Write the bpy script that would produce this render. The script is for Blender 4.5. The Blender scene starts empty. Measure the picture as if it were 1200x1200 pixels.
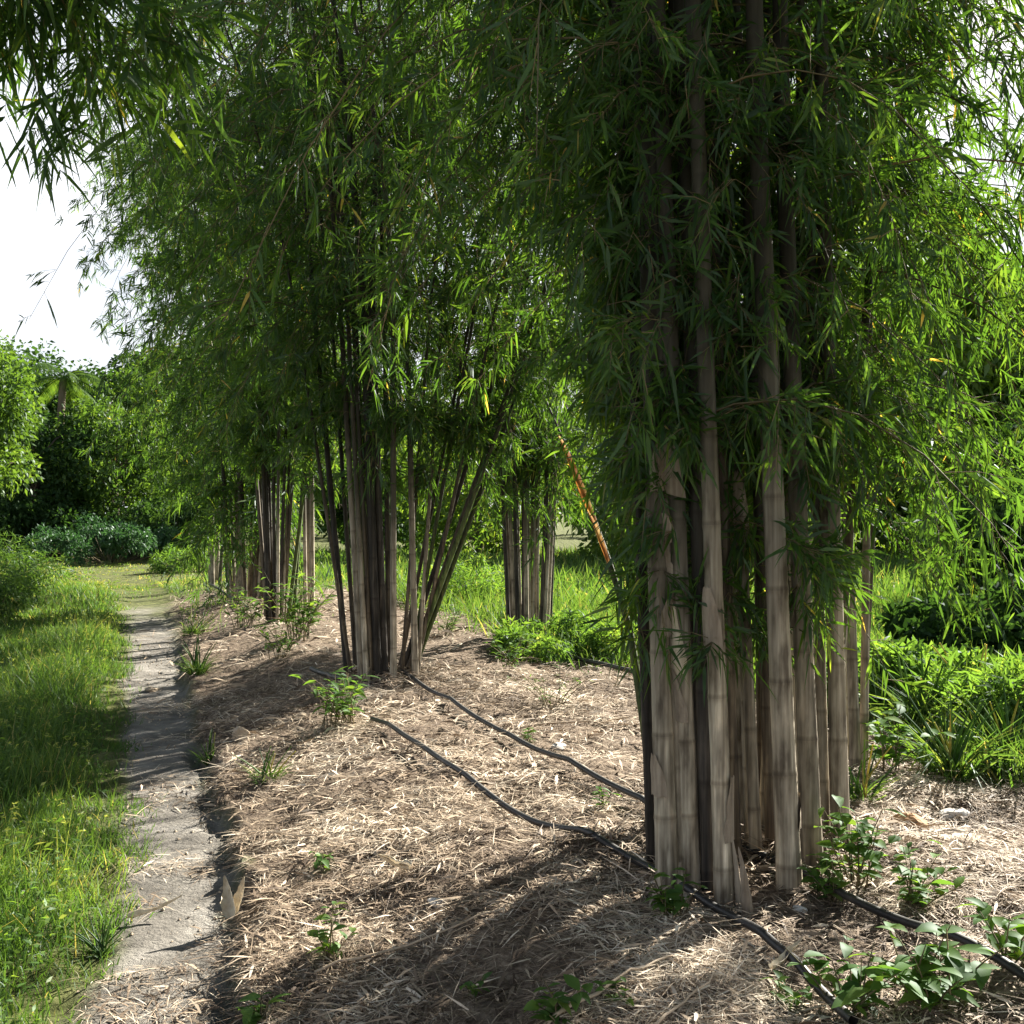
import bpy, math, random
import numpy as np
from mathutils import Vector

SC = bpy.context.scene
COL = SC.collection
R = np.random.default_rng(11)
random.seed(11)
FPX = 1287.0           # focal length in pixels of the 1200 px photograph
CAMZ = 1.55

# ------------------------------------------------------------------ helpers
def hash2(ix, iy, seed):
    n = (ix.astype(np.int64) * 374761393 + iy.astype(np.int64) * 668265263 + seed * 1274126177) & 0xffffffff
    n = ((n ^ (n >> 13)) * 1274126177) & 0xffffffff
    n = n ^ (n >> 16)
    return (n & 0xffff) / 65535.0

def vnoise(x, y, seed=0):
    x = np.asarray(x, float); y = np.asarray(y, float)
    ix = np.floor(x); iy = np.floor(y)
    fx = x - ix; fy = y - iy
    fx = fx * fx * (3 - 2 * fx); fy = fy * fy * (3 - 2 * fy)
    ix = ix.astype(np.int64); iy = iy.astype(np.int64)
    a = hash2(ix, iy, seed); b = hash2(ix + 1, iy, seed)
    c = hash2(ix, iy + 1, seed); d = hash2(ix + 1, iy + 1, seed)
    return (a * (1 - fx) + b * fx) * (1 - fy) + (c * (1 - fx) + d * fx) * fy

def fbm(x, y, seed=0, oct=4):
    s = 0; a = .5
    for k in range(oct):
        s = s + a * vnoise(x * 2 ** k, y * 2 ** k, seed + k * 17)
        a *= .5
    return s

def sstep(x, a, b):
    t = np.clip((x - a) / (b - a), 0, 1)
    return t * t * (3 - 2 * t)

PATH = np.array([(-3., 0.45), (0, -.25), (3.32, -1.06), (3.99, -1.22), (4.99, -1.53), (6.65, -2.10), (7.98, -2.55), (9.97, -3.25),
                 (13.3, -4.36), (18.1, -5.94), (22.2, -7.5), (26.6, -9.6), (40, -17.), (400, -200)])
def path_c(y): return np.interp(y, PATH[:, 0], PATH[:, 1])
def path_w(y): return np.interp(y, [0, 4, 8, 13, 20, 30], [.25, .24, .25, .29, .36, .3])
def row_d(x, y): return (x - (2.44 - .393 * y)) * .931

def masks(x, y):
    x = np.asarray(x, float); y = np.asarray(y, float)
    wob = (fbm(x * 2.6, y * 2.6, 5) - .47) * .34
    e = np.abs(x - path_c(y) + wob * .6) - path_w(y)
    pathm = 1 - sstep(e, -.07, .05)
    pathm = pathm * (1 - sstep(y + (fbm(x * 1.5, y * .6, 8) - .47) * 8, 14, 20))
    er = (x - path_c(y)) - path_w(y) + wob * .8
    d = row_d(x, y) + wob * 2
    mul = sstep(er, -.02, .06) * (1 - sstep(d, 1.95, 2.45)) * (1 - sstep(y + wob * 6, 17.5, 20.5))
    return pathm, mul * (1 - pathm)

def H(x, y):
    x = np.asarray(x, float); y = np.asarray(y, float)
    er = (x - path_c(y)) - path_w(y) + (fbm(x * 3, y * 3, 9) - .47) * .15
    el = -((x - path_c(y)) + path_w(y)) + (fbm(x * 3, y * 3, 12) - .47) * .2
    near = 1 - sstep(y, 18, 30)
    h = (.075 * sstep(er, .0, .05) + .17 * sstep(er, .1, 1.15)) * near
    h = h - .06 * np.exp(-((er + .01) / .05) ** 2) * (1 - sstep(y, 7, 9)) * near * sstep(fbm(x, y * 1.6, 14), .40, .52)
    h = h * (1 - .85 * sstep(row_d(x, y), 2.3, 4.2))
    h = h + .06 * sstep(el, 0, .5) * near
    lump = fbm(x * 1.3, y * 1.3, 21) - .47
    fine = fbm(x * 7, y * 7, 31) - .47
    off = np.where(np.abs(x - path_c(y)) < path_w(y), .3, 1.)
    h = h + (lump * .13 + fine * .06 + (fbm(x * 2.9, y * 2.9, 77) - .47) * .07) * off
    h = h + sstep(np.hypot(x, y), 40, 300) * 2.0 * (fbm(x * .02, y * .02, 3) - .3)
    # little gully left by run-off across the mulch in front of the near clump
    g = np.exp(-(((x - (.02 - (y - 5) * .12)) / .16) ** 2)) * np.exp(-((y - 4.9) / .6) ** 2)
    return h - .07 * g

def gp(px, py, dz=0.):
    """ground point met by the sight line through a photo pixel (used once, to place things on the ground)"""
    dx = (px - 600) / FPX; dz_ = (600 - py) / FPX
    lo, hi = 1.0, 120.
    ys = np.linspace(1.5, 90, 6000)
    f = CAMZ + dz_ * ys - H(dx * ys, ys)
    k = np.argmax(f < 0)
    y = ys[k] if f[k] < 0 else 60.
    return float(dx * y), float(y), float(H(dx * y, y)) + dz

def new_mesh(name, V, quads=None, tris=None, attrs=None, mat=None, parent=None, smooth=True, mats=None, midx=None, uv=None):
    V = np.asarray(V, np.float32).reshape(-1, 3)
    nq = 0 if quads is None else len(quads); nt = 0 if tris is None else len(tris)
    me = bpy.data.meshes.new(name)
    me.vertices.add(len(V)); me.vertices.foreach_set('co', V.ravel())
    loops = []
    if nq: loops.append(np.asarray(quads, np.int32).ravel())
    if nt: loops.append(np.asarray(tris, np.int32).ravel())
    loops = np.concatenate(loops)
    tot = np.concatenate([np.full(nq, 4, np.int32), np.full(nt, 3, np.int32)])
    st = np.concatenate([[0], np.cumsum(tot)[:-1]]).astype(np.int32)
    me.loops.add(len(loops)); me.loops.foreach_set('vertex_index', loops)
    me.polygons.add(nq + nt); me.polygons.foreach_set('loop_start', st)
    me.polygons.foreach_set('loop_total', tot)
    me.polygons.foreach_set('use_smooth', np.full(nq + nt, smooth))
    for m in (mats or [mat]): me.materials.append(m)
    if midx is not None: me.polygons.foreach_set('material_index', np.asarray(midx, np.int32))
    for k, a in (attrs or {}).items():
        at = me.attributes.new(k, 'FLOAT', 'POINT'); at.data.foreach_set('value', np.asarray(a, np.float32))
    if uv is not None:
        ul = me.uv_layers.new(name='UVMap'); ul.data.foreach_set('uv', np.asarray(uv, np.float32)[loops].ravel())
    me.update(); me.validate()
    o = bpy.data.objects.new(name, me); COL.objects.link(o)
    if parent: o.parent = parent
    return o

def tag(o, label=None, cat=None, group=None, kind=None):
    if label: o['label'] = label
    if cat: o['category'] = cat
    if group: o['group'] = group
    if kind: o['kind'] = kind
    return o

def empty(name, loc, label, cat, group=None):
    o = bpy.data.objects.new(name, None); COL.objects.link(o)
    o.location = loc; o.empty_display_size = .1
    return tag(o, label, cat, group)

def norm(v): return v / np.maximum(np.linalg.norm(v, axis=-1, keepdims=True), 1e-9)

class Acc:
    def __init__(s): s.V = []; s.Q = []; s.T = []; s.n = 0; s.M = []
    def add(s, V, Q, tint, mi=0):
        V = np.asarray(V).reshape(-1, 3)
        s.V.append(V); s.Q.append(np.asarray(Q) + s.n); s.T.append(np.broadcast_to(tint, (len(V),))); s.M.append(np.full(len(Q), mi)); s.n += len(V)
    def build(s, name, mats, parent=None, origin=(0, 0, 0), smooth=True):
        V = np.concatenate(s.V) - np.asarray(origin)
        return new_mesh(name, V, quads=np.concatenate(s.Q), attrs={'tint': np.concatenate(s.T)}, mats=mats, midx=np.concatenate(s.M), parent=parent, smooth=smooth)

def strips(base, dirn, side, L, W, droop, prof, acc, tint, mi=0, fold=0., twist=0.):
    """leaf shaped strips, all at once. prof: (t, relative width) stations"""
    n = len(base); S = len(prof)
    if n == 0: return
    t = np.array([p[0] for p in prof]); w = np.array([p[1] for p in prof])
    down = np.array([0, 0, -1.])
    mid = base[:, None] + dirn[:, None] * (L[:, None] * t)[..., None] + down * (droop[:, None] * L[:, None] * t ** 2)[..., None]
    off = side[:, None] * (W[:, None] * w * .5)[..., None]
    if fold == 0:
        V = np.stack([mid - off, mid + off], 2)          # n,S,2,3
        k = np.arange(n)[:, None] * (S * 2) + np.arange(S - 1)[None] * 2
        Q = np.stack([k, k + 1, k + 3, k + 2], -1).reshape(-1, 4)
        per = S * 2
    else:
        up = norm(np.cross(side, dirn))
        lift = up[:, None] * (W[:, None] * w * .5 * fold)[..., None]
        V = np.stack([mid - off + lift, mid, mid + off + lift], 2)
        k = np.arange(n)[:, None] * (S * 3) + np.arange(S - 1)[None] * 3
        Q = np.concatenate([np.stack([k, k + 1, k + 4, k + 3], -1).reshape(-1, 4), np.stack([k + 1, k + 2, k + 5, k + 4], -1).reshape(-1, 4)])
        per = S * 3
    acc.add(V.reshape(-1, 3), Q, np.repeat(tint, per), mi)

BAMBOO_LEAF = [(0, .15), (.22, 1.), (.6, .72), (1, .03)]
BLADE = [(0, 1.), (.5, .75), (1, .05)]
BROAD = [(0, .06), (.15, .55), (.4, 1.), (.7, .72), (1, .03)]
BROAD_LO = [(0, .1), (.4, 1.), (1, .05)]

def rand_side(dirn, rng, flat=.6):
    a = rng.normal(size=dirn.shape); a[:, 2] *= flat
    return norm(np.cross(dirn, norm(a)))

def tubes(P, rad, acc, tint, sides=3, mi=0):
    """P: (n,K,3) polylines, rad (n,K)"""
    n, K, _ = P.shape
    if n == 0: return
    T = norm(np.gradient(P, axis=1))
    ref = np.array([.31, .22, .92]); ref2 = np.array([1., .1, 0])
    A = np.cross(T, ref); bad = np.linalg.norm(A, axis=-1) < .25
    A[bad] = np.cross(T, ref2)[bad]; A = norm(A); B = np.cross(T, A)
    ang = np.arange(sides) / sides * 2 * np.pi
    V = P[:, :, None] + rad[:, :, None, None] * (A[:, :, None] * np.cos(ang)[:, None] + B[:, :, None] * np.sin(ang)[:, None])
    b = (np.arange(n)[:, None] * K + np.arange(K - 1)[None]) * sides
    Q = []
    for s in range(sides):
        s2 = (s + 1) % sides
        Q.append(np.stack([b + s, b + s2, b + sides + s2, b + sides + s], -1).reshape(-1, 4))
    acc.add(V.reshape(-1, 3), np.concatenate(Q), np.repeat(tint, K * sides), mi)

# ------------------------------------------------------------------ materials
def nmat(name):
    m = bpy.data.materials.new(name); m.use_nodes = True
    nt = m.node_tree; nt.nodes.clear()
    return m, nt
def N(nt, typ, **kw):
    n = nt.nodes.new(typ)
    for k, v in kw.items(): setattr(n, k, v)
    return n
def ramp(nt, stops, fac):
    r = N(nt, 'ShaderNodeValToRGB'); e = r.color_ramp.elements
    while len(e) < len(stops): e.new(.5)
    for el, (p, c) in zip(e, stops): el.position = p; el.color = (*c, 1)
    nt.links.new(fac, r.inputs[0]); return r.outputs[0]

def leaf_mat(name, stops, trans=.45, tgain=(2.2, 2.0, .9), gloss=.025, rough=.5):
    m, nt = nmat(name); L = nt.links.new
    at = N(nt, 'ShaderNodeAttribute', attribute_name='tint')
    tc = N(nt, 'ShaderNodeTexCoord'); no = N(nt, 'ShaderNodeTexNoise'); no.inputs['Scale'].default_value = 1.3; no.inputs['Detail'].default_value = 2
    L(tc.outputs['Object'], no.inputs['Vector'])
    ma = N(nt, 'ShaderNodeMath', operation='MULTIPLY_ADD'); ma.inputs[1].default_value = .35; ma.inputs[2].default_value = -.17
    L(no.outputs['Fac'], ma.inputs[0])
    ad = N(nt, 'ShaderNodeMath', operation='ADD'); L(ma.outputs[0], ad.inputs[0]); L(at.outputs['Fac'], ad.inputs[1]); ad.use_clamp = True
    c = ramp(nt, stops, ad.outputs[0])
    di = N(nt, 'ShaderNodeBsdfDiffuse'); L(c, di.inputs['Color'])
    tr = N(nt, 'ShaderNodeBsdfTranslucent')
    mu = N(nt, 'ShaderNodeMix', data_type='RGBA', blend_type='MULTIPLY'); mu.inputs[0].default_value = 1
    L(c, mu.inputs[6]); mu.inputs[7].default_value = (*tgain, 1); L(mu.outputs[2], tr.inputs['Color'])
    mx = N(nt, 'ShaderNodeMixShader'); mx.inputs[0].default_value = trans; L(di.outputs[0], mx.inputs[1]); L(tr.outputs[0], mx.inputs[2])
    gl = N(nt, 'ShaderNodeBsdfGlossy'); gl.inputs['Roughness'].default_value = rough; gl.inputs['Color'].default_value = (.9, .95, 1, 1)
    mg = N(nt, 'ShaderNodeMixShader'); mg.inputs[0].default_value = gloss; L(mx.outputs[0], mg.inputs[1]); L(gl.outputs[0], mg.inputs[2])
    o = N(nt, 'ShaderNodeOutputMaterial'); L(mg.outputs[0], o.inputs[0])
    return m

def matte(name, stops, rough=.85, noise=(8, 8, 8), bump=0., attr='tint', spec=.2, mixn=.35, bscale=30):
    m, nt = nmat(name); L = nt.links.new
    tc = N(nt, 'ShaderNodeTexCoord'); mp = N(nt, 'ShaderNodeMapping'); mp.inputs['Scale'].default_value = noise
    L(tc.outputs['Object'], mp.inputs[0])
    no = N(nt, 'ShaderNodeTexNoise'); no.inputs['Scale'].default_value = 1; no.inputs['Detail'].default_value = 6; L(mp.outputs[0], no.inputs['Vector'])
    if attr:
        at = N(nt, 'ShaderNodeAttribute', attribute_name=attr)
        ma = N(nt, 'ShaderNodeMath', operation='MULTIPLY_ADD'); ma.inputs[1].default_value = mixn * 2; ma.inputs[2].default_value = -mixn; L(no.outputs['Fac'], ma.inputs[0])
        ad = N(nt, 'ShaderNodeMath', operation='ADD', use_clamp=True); L(ma.outputs[0], ad.inputs[0]); L(at.outputs['Fac'], ad.inputs[1]); f = ad.outputs[0]
    else: f = no.outputs['Fac']
    p = N(nt, 'ShaderNodeBsdfPrincipled'); p.inputs['Roughness'].default_value = rough; p.inputs['Specular IOR Level'].default_value = spec
    L(ramp(nt, stops, f), p.inputs['Base Color'])
    if bump:
        n2 = N(nt, 'ShaderNodeTexNoise'); n2.inputs['Scale'].default_value = bscale; n2.inputs['Detail'].default_value = 5; L(tc.outputs['Object'], n2.inputs['Vector'])
        b = N(nt, 'ShaderNodeBump'); b.inputs['Strength'].default_value = bump; b.inputs['Distance'].default_value = .02; L(n2.outputs['Fac'], b.inputs['Height']); L(b.outputs[0], p.inputs['Normal'])
    o = N(nt, 'ShaderNodeOutputMaterial'); L(p.outputs[0], o.inputs[0])
    return m

def culm_mat(name, lo, hi, dark, sheath):
    """bamboo cane: vertical fibres, a dark ring and pale bloom at each joint, blotches of papery sheath"""
    m, nt = nmat(name); L = nt.links.new
    uv = N(nt, 'ShaderNodeUVMap'); sp = N(nt, 'ShaderNodeSeparateXYZ'); L(uv.outputs[0], sp.inputs[0])
    oi = N(nt, 'ShaderNodeObjectInfo')
    fr = N(nt, 'ShaderNodeMath', operation='FRACT'); L(sp.outputs['Y'], fr.inputs[0])
    tc = N(nt, 'ShaderNodeTexCoord')
    mp = N(nt, 'ShaderNodeMapping'); mp.inputs['Scale'].default_value = (70, 70, 2.5); L(tc.outputs['Object'], mp.inputs[0])
    n1 = N(nt, 'ShaderNodeTexNoise'); n1.inputs['Scale'].default_value = 1; n1.inputs['Detail'].default_value = 5; L(mp.outputs[0], n1.inputs['Vector'])
    mp2 = N(nt, 'ShaderNodeMapping'); mp2.inputs['Scale'].default_value = (22, 22, 5.5); L(tc.outputs['Object'], mp2.inputs[0])
    n2 = N(nt, 'ShaderNodeTexNoise'); n2.inputs['Scale'].default_value = 1; n2.inputs['Detail'].default_value = 4; L(mp2.outputs[0], n2.inputs['Vector'])
    c = ramp(nt, [(.34, dark), (.44, lo), (.58, hi), (.7, sheath)], n1.outputs['Fac'])
    blot = ramp(nt, [(.32, (.28, .25, .22)), (.46, (.85, .84, .8)), (.56, (1.08, 1.07, 1.04)), (.68, (1.7, 1.66, 1.58))], n2.outputs['Fac'])
    mu = N(nt, 'ShaderNodeMix', data_type='RGBA', blend_type='MULTIPLY'); mu.inputs[0].default_value = .85; L(c, mu.inputs[6]); L(blot, mu.inputs[7])
    ring = ramp(nt, [(0, (.36, .31, .28)), (.03, (.5, .45, .4)), (.06, (1.15, 1.15, 1.12)), (.16, (1, 1, 1)), (.94, (1, 1, 1)), (.985, (.7, .66, .6))], fr.outputs[0])
    m2 = N(nt, 'ShaderNodeMix', data_type='RGBA', blend_type='MULTIPLY'); m2.inputs[0].default_value = .5; L(mu.outputs[2], m2.inputs[6]); L(ring, m2.inputs[7])
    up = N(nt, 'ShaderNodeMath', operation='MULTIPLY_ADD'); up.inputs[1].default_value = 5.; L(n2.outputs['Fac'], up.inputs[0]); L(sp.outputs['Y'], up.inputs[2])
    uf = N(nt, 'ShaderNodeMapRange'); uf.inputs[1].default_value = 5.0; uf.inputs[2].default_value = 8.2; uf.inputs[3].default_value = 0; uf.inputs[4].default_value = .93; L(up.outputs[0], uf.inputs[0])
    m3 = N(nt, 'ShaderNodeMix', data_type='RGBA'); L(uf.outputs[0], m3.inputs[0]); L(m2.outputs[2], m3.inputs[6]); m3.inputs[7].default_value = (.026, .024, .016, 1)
    hv = N(nt, 'ShaderNodeHueSaturation'); L(m3.outputs[2], hv.inputs['Color'])
    mr = N(nt, 'ShaderNodeMapRange'); mr.inputs[3].default_value = .75; mr.inputs[4].default_value = 1.2; L(oi.outputs['Random'], mr.inputs[0]); L(mr.outputs[0], hv.inputs['Value'])
    p = N(nt, 'ShaderNodeBsdfPrincipled'); p.inputs['Roughness'].default_value = .7; p.inputs['Specular IOR Level'].default_value = .25
    L(hv.outputs[0], p.inputs['Base Color'])
    b = N(nt, 'ShaderNodeBump'); b.inputs['Strength'].default_value = .8; b.inputs['Distance'].default_value = .008; L(n2.outputs['Fac'], b.inputs['Height']); L(b.outputs[0], p.inputs['Normal'])
    o = N(nt, 'ShaderNodeOutputMaterial'); L(p.outputs[0], o.inputs[0])
    return m

M = {}
M['leaf'] = leaf_mat('bamboo_leaf', [(0, (.014, .042, .011)), (.45, (.028, .074, .016)), (.75, (.054, .114, .024)), (.93, (.11, .17, .03)), (1, (.26, .22, .08))], trans=.5, tgain=(3.7, 2.9, .9))
M['leaf_far'] = M['leaf']
M['grass'] = leaf_mat('grass_blade', [(0, (.028, .066, .016)), (.5, (.060, .128, .028)), (.85, (.115, .185, .048)), (1, (.30, .27, .12))], trans=.45, tgain=(2.0, 1.8, .8), gloss=.02, rough=.5)
M['weed'] = leaf_mat('weed_leaf', [(0, (.045, .105, .025)), (.5, (.085, .17, .035)), (.85, (.13, .21, .04)), (1, (.2, .24, .08))], trans=.5, tgain=(2.0, 1.8, .8), gloss=.02, rough=.55)
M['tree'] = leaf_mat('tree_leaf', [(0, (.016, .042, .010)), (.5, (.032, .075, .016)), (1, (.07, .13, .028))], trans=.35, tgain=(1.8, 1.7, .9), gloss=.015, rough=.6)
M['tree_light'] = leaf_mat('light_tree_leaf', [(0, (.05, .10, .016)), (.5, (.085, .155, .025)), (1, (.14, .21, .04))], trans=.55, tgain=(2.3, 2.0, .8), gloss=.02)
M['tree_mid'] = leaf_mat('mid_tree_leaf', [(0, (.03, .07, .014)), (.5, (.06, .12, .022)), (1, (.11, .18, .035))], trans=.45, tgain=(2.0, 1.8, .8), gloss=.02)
M['teal'] = leaf_mat('creeper_leaf', [(0, (.02, .055, .018)), (.5, (.034, .085, .027)), (1, (.065, .135, .042))], trans=.3, tgain=(1.6, 1.7, 1.2))
M['twig'] = matte('twig_bark', [(0, (.06, .055, .03)), (.5, (.12, .10, .055)), (1, (.22, .17, .09))])
M['straw'] = matte('dry_straw', [(0, (.07, .048, .033)), (.3, (.22, .162, .112)), (.6, (.44, .345, .245)), (1, (.74, .65, .52))], rough=.7, noise=(6, 6, 6), mixn=.2)
M['litter'] = M['straw']
M['bark'] = matte('tree_bark', [(0, (.05, .04, .03)), (1, (.2, .16, .12))], noise=(9, 9, 2), bump=.6, attr=None)
M['stone'] = matte('field_stone', [(.2, (.22, .17, .12)), (.5, (.42, .34, .25)), (.8, (.58, .5, .4))], noise=(14, 14, 14), bump=.5, attr=None)
M['stone_rust'] = matte('rusty_stone', [(.2, (.20, .10, .05)), (.5, (.42, .25, .13)), (.8, (.60, .46, .30))], noise=(12, 12, 12), bump=.5, attr=None)
M['stone_white'] = matte('chalk_stone', [(.2, (.45, .42, .38)), (.6, (.66, .63, .58)), (.8, (.75, .72, .68))], noise=(14, 14, 14), bump=.4, attr=None)
M['hose'] = matte('black_pipe', [(.35, (.010, .010, .010)), (.62, (.022, .021, .02)), (.8, (.085, .07, .056))], rough=.5, noise=(7, 7, 7), attr=None, spec=.4)
M['sheath'] = matte('dry_sheath', [(.2, (.36, .28, .18)), (.5, (.58, .5, .37)), (.8, (.68, .62, .5))], noise=(50, 50, 8), bump=.3, attr=None, rough=.6)
M['sheath_brown'] = matte('brown_sheath', [(.2, (.12, .095, .07)), (.5, (.25, .205, .155)), (.8, (.36, .31, .24))], noise=(60, 60, 7), bump=.4, attr=None, rough=.8)
M['sheath_orange'] = leaf_mat('orange_sheath', [(0, (.10, .045, .018)), (.35, (.34, .14, .035)), (.6, (.48, .27, .07)), (1, (.60, .46, .18))], trans=.35, tgain=(1.1, 1.05, .8), gloss=.01, rough=.7)
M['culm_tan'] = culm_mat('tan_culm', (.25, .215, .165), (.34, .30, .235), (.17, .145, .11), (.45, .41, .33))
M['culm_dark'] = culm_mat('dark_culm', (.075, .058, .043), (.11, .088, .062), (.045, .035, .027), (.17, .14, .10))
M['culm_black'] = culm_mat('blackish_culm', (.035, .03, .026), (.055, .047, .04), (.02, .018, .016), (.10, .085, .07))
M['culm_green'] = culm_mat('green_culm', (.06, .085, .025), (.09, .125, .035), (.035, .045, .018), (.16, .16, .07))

def ground_mat():
    m, nt = nmat('soil'); L = nt.links.new
    tc = N(nt, 'ShaderNodeTexCoord')
    def noise(scale, det=6, sc=(1, 1, 1), rough=.6):
        mp = N(nt, 'ShaderNodeMapping'); mp.inputs['Scale'].default_value = sc; L(tc.outputs['Object'], mp.inputs[0])
        n = N(nt, 'ShaderNodeTexNoise'); n.inputs['Scale'].default_value = scale; n.inputs['Detail'].default_value = det; n.inputs['Roughness'].default_value = rough; L(mp.outputs[0], n.inputs['Vector']); return n.outputs['Fac']
    pa = N(nt, 'ShaderNodeAttribute', attribute_name='path'); mu = N(nt, 'ShaderNodeAttribute', attribute_name='mulch')
    sand = ramp(nt, [(.3, (.11, .102, .09)), (.5, (.205, .19, .168)), (.7, (.33, .31, .28))], noise(3.2, 8))
    n_m = noise(26, 8, rough=.75)
    mulch = ramp(nt, [(.33, (.045, .034, .026)), (.48, (.16, .12, .088)), (.62, (.32, .255, .19)), (.75, (.48, .40, .31))], n_m)
    turf = ramp(nt, [(.3, (.05, .055, .022)), (.55, (.11, .125, .042)), (.75, (.20, .20, .085))], noise(6, 6))
    m1 = N(nt, 'ShaderNodeMix', data_type='RGBA'); L(mu.outputs['Fac'], m1.inputs[0]); L(turf, m1.inputs[6]); L(mulch, m1.inputs[7])
    m2 = N(nt, 'ShaderNodeMix', data_type='RGBA'); L(pa.outputs['Fac'], m2.inputs[0]); L(m1.outputs[2], m2.inputs[6]); L(sand, m2.inputs[7])
    p = N(nt, 'ShaderNodeBsdfPrincipled'); p.inputs['Roughness'].default_value = .95; p.inputs['Specular IOR Level'].default_value = .1
    L(m2.outputs[2], p.inputs['Base Color'])
    b = N(nt, 'ShaderNodeBump'); b.inputs['Strength'].default_value = .9; b.inputs['Distance'].default_value = .03; L(noise(38, 6, rough=.7), b.inputs['Height']); L(b.outputs[0], p.inputs['Normal'])
    o = N(nt, 'ShaderNodeOutputMaterial'); L(p.outputs[0], o.inputs[0]); return m
M['ground'] = ground_mat()

# ------------------------------------------------------------------ ground, one sheet split along the path and the mulch bed
def axis(lo, hi, fine_lo, fine_hi, step, grow=1.18):
    a = list(np.arange(fine_lo, fine_hi + 1e-6, step)); s = step
    while a[-1] < hi: s *= grow; a.append(a[-1] + s)
    s = step
    while a[0] > lo: s *= grow; a.insert(0, a[0] - s)
    return np.array(a)
gx = axis(-500, 500, -4.6, 3.6, .04, 1.09); gy = axis(-60, 700, 2.4, 9.5, .04, 1.07)
GX, GY = np.meshgrid(gx, gy); GZ = H(GX, GY)
PM, MM = masks(GX, GY)
nx, ny = len(gx), len(gy)
idx = np.arange(nx * ny).reshape(ny, nx)
QD = np.stack([idx[:-1, :-1], idx[:-1, 1:], idx[1:, 1:], idx[1:, :-1]], -1).reshape(-1, 4)
GV = np.stack([GX, GY, GZ], -1).reshape(-1, 3); pm = PM.ravel(); mm = MM.ravel()
qp = pm[QD].mean(1); qm = mm[QD].mean(1)
cls = np.where(qp > .5, 1, np.where(qm > .5, 2, 0))
for c, nm in ((0, 'ground'), (1, 'dirt_path'), (2, 'mulch_bed')):
    q = QD[cls == c]; u, inv = np.unique(q, return_inverse=True)
    o = new_mesh(nm, GV[u], quads=inv.reshape(-1, 4), attrs={'path': pm[u], 'mulch': mm[u]}, mat=M['ground'])
    tag(o, {0: 'grassy earth under the field beside the path', 1: 'bare sandy footpath worn along the edge of the grass', 2: 'mounded bed of brown straw mulch under the bamboo row'}[c], kind='structure')

# ------------------------------------------------------------------ bamboo
SUN_AZ = math.radians(40); SUN_EL = math.radians(30)

def culm_curve(base, d0, length, out, bend, K=None):
    K = K or int(length / .07)
    t = np.linspace(0, length, K)
    s = np.clip((t - 2.6) / max(length - 2.6, .1), 0, 1)
    x = np.outer(t, d0)
    x += np.outer(bend * s ** 2 * length, np.array([out[0], out[1], -.35 * 1.0]))
    return np.asarray(base) + x

def culm_mesh(curve, r0, mat, parent, origin, node=.27, sides=9, rng=R, name='culm'):
    K = len(curve)
    seg = np.r_[0, np.cumsum(np.linalg.norm(np.diff(curve, axis=0), axis=1))]
    Ltot = seg[-1]
    # resample so that every joint gets a crisp ring
    ph = rng.uniform(0, .9)
    nodes = np.arange(ph * node, Ltot, node)
    s = np.concatenate([[0], np.linspace(0, Ltot, max(8, int(Ltot / .25)))] + [nodes - .012, nodes, nodes + .012, nodes + .03])
    s = np.unique(np.clip(s, 0, Ltot))
    P = np.stack([np.interp(s, seg, curve[:, k]) for k in range(3)], -1)
    f = s / Ltot
    rad = r0 * (1 - .82 * f ** 1.1) * (1 + .14 * np.exp(-s / .18))
    dn = np.min(np.abs(s[:, None] - nodes[None]), axis=1) if len(nodes) else np.full(len(s), 9.)
    rad = rad * (1 + .06 * np.exp(-(dn / .012) ** 2))
    T = norm(np.gradient(P, axis=0)); A = norm(np.cross(T, np.array([.2, 1, .05]))); B = np.cross(T, A)
    ang = np.arange(sides) / sides * 2 * np.pi
    V = P[:, None] + rad[:, None, None] * (A[:, None] * np.cos(ang)[:, None] + B[:, None] * np.sin(ang)[:, None])
    b = np.arange(len(s) - 1)[:, None] * sides; j = np.arange(sides)[None]; j2 = (j + 1) % sides
    Q = np.stack([b + j, b + j2, b + sides + j2, b + sides + j], -1).reshape(-1, 4)
    UV = np.stack([np.broadcast_to(ang / 6.283, (len(s), sides)), np.broadcast_to(((s - ph * node) / node)[:, None], (len(s), sides))], -1).reshape(-1, 2)
    return new_mesh(name, V.reshape(-1, 3) - np.asarray(origin), quads=Q, mat=mat, parent=parent, uv=UV)

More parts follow.
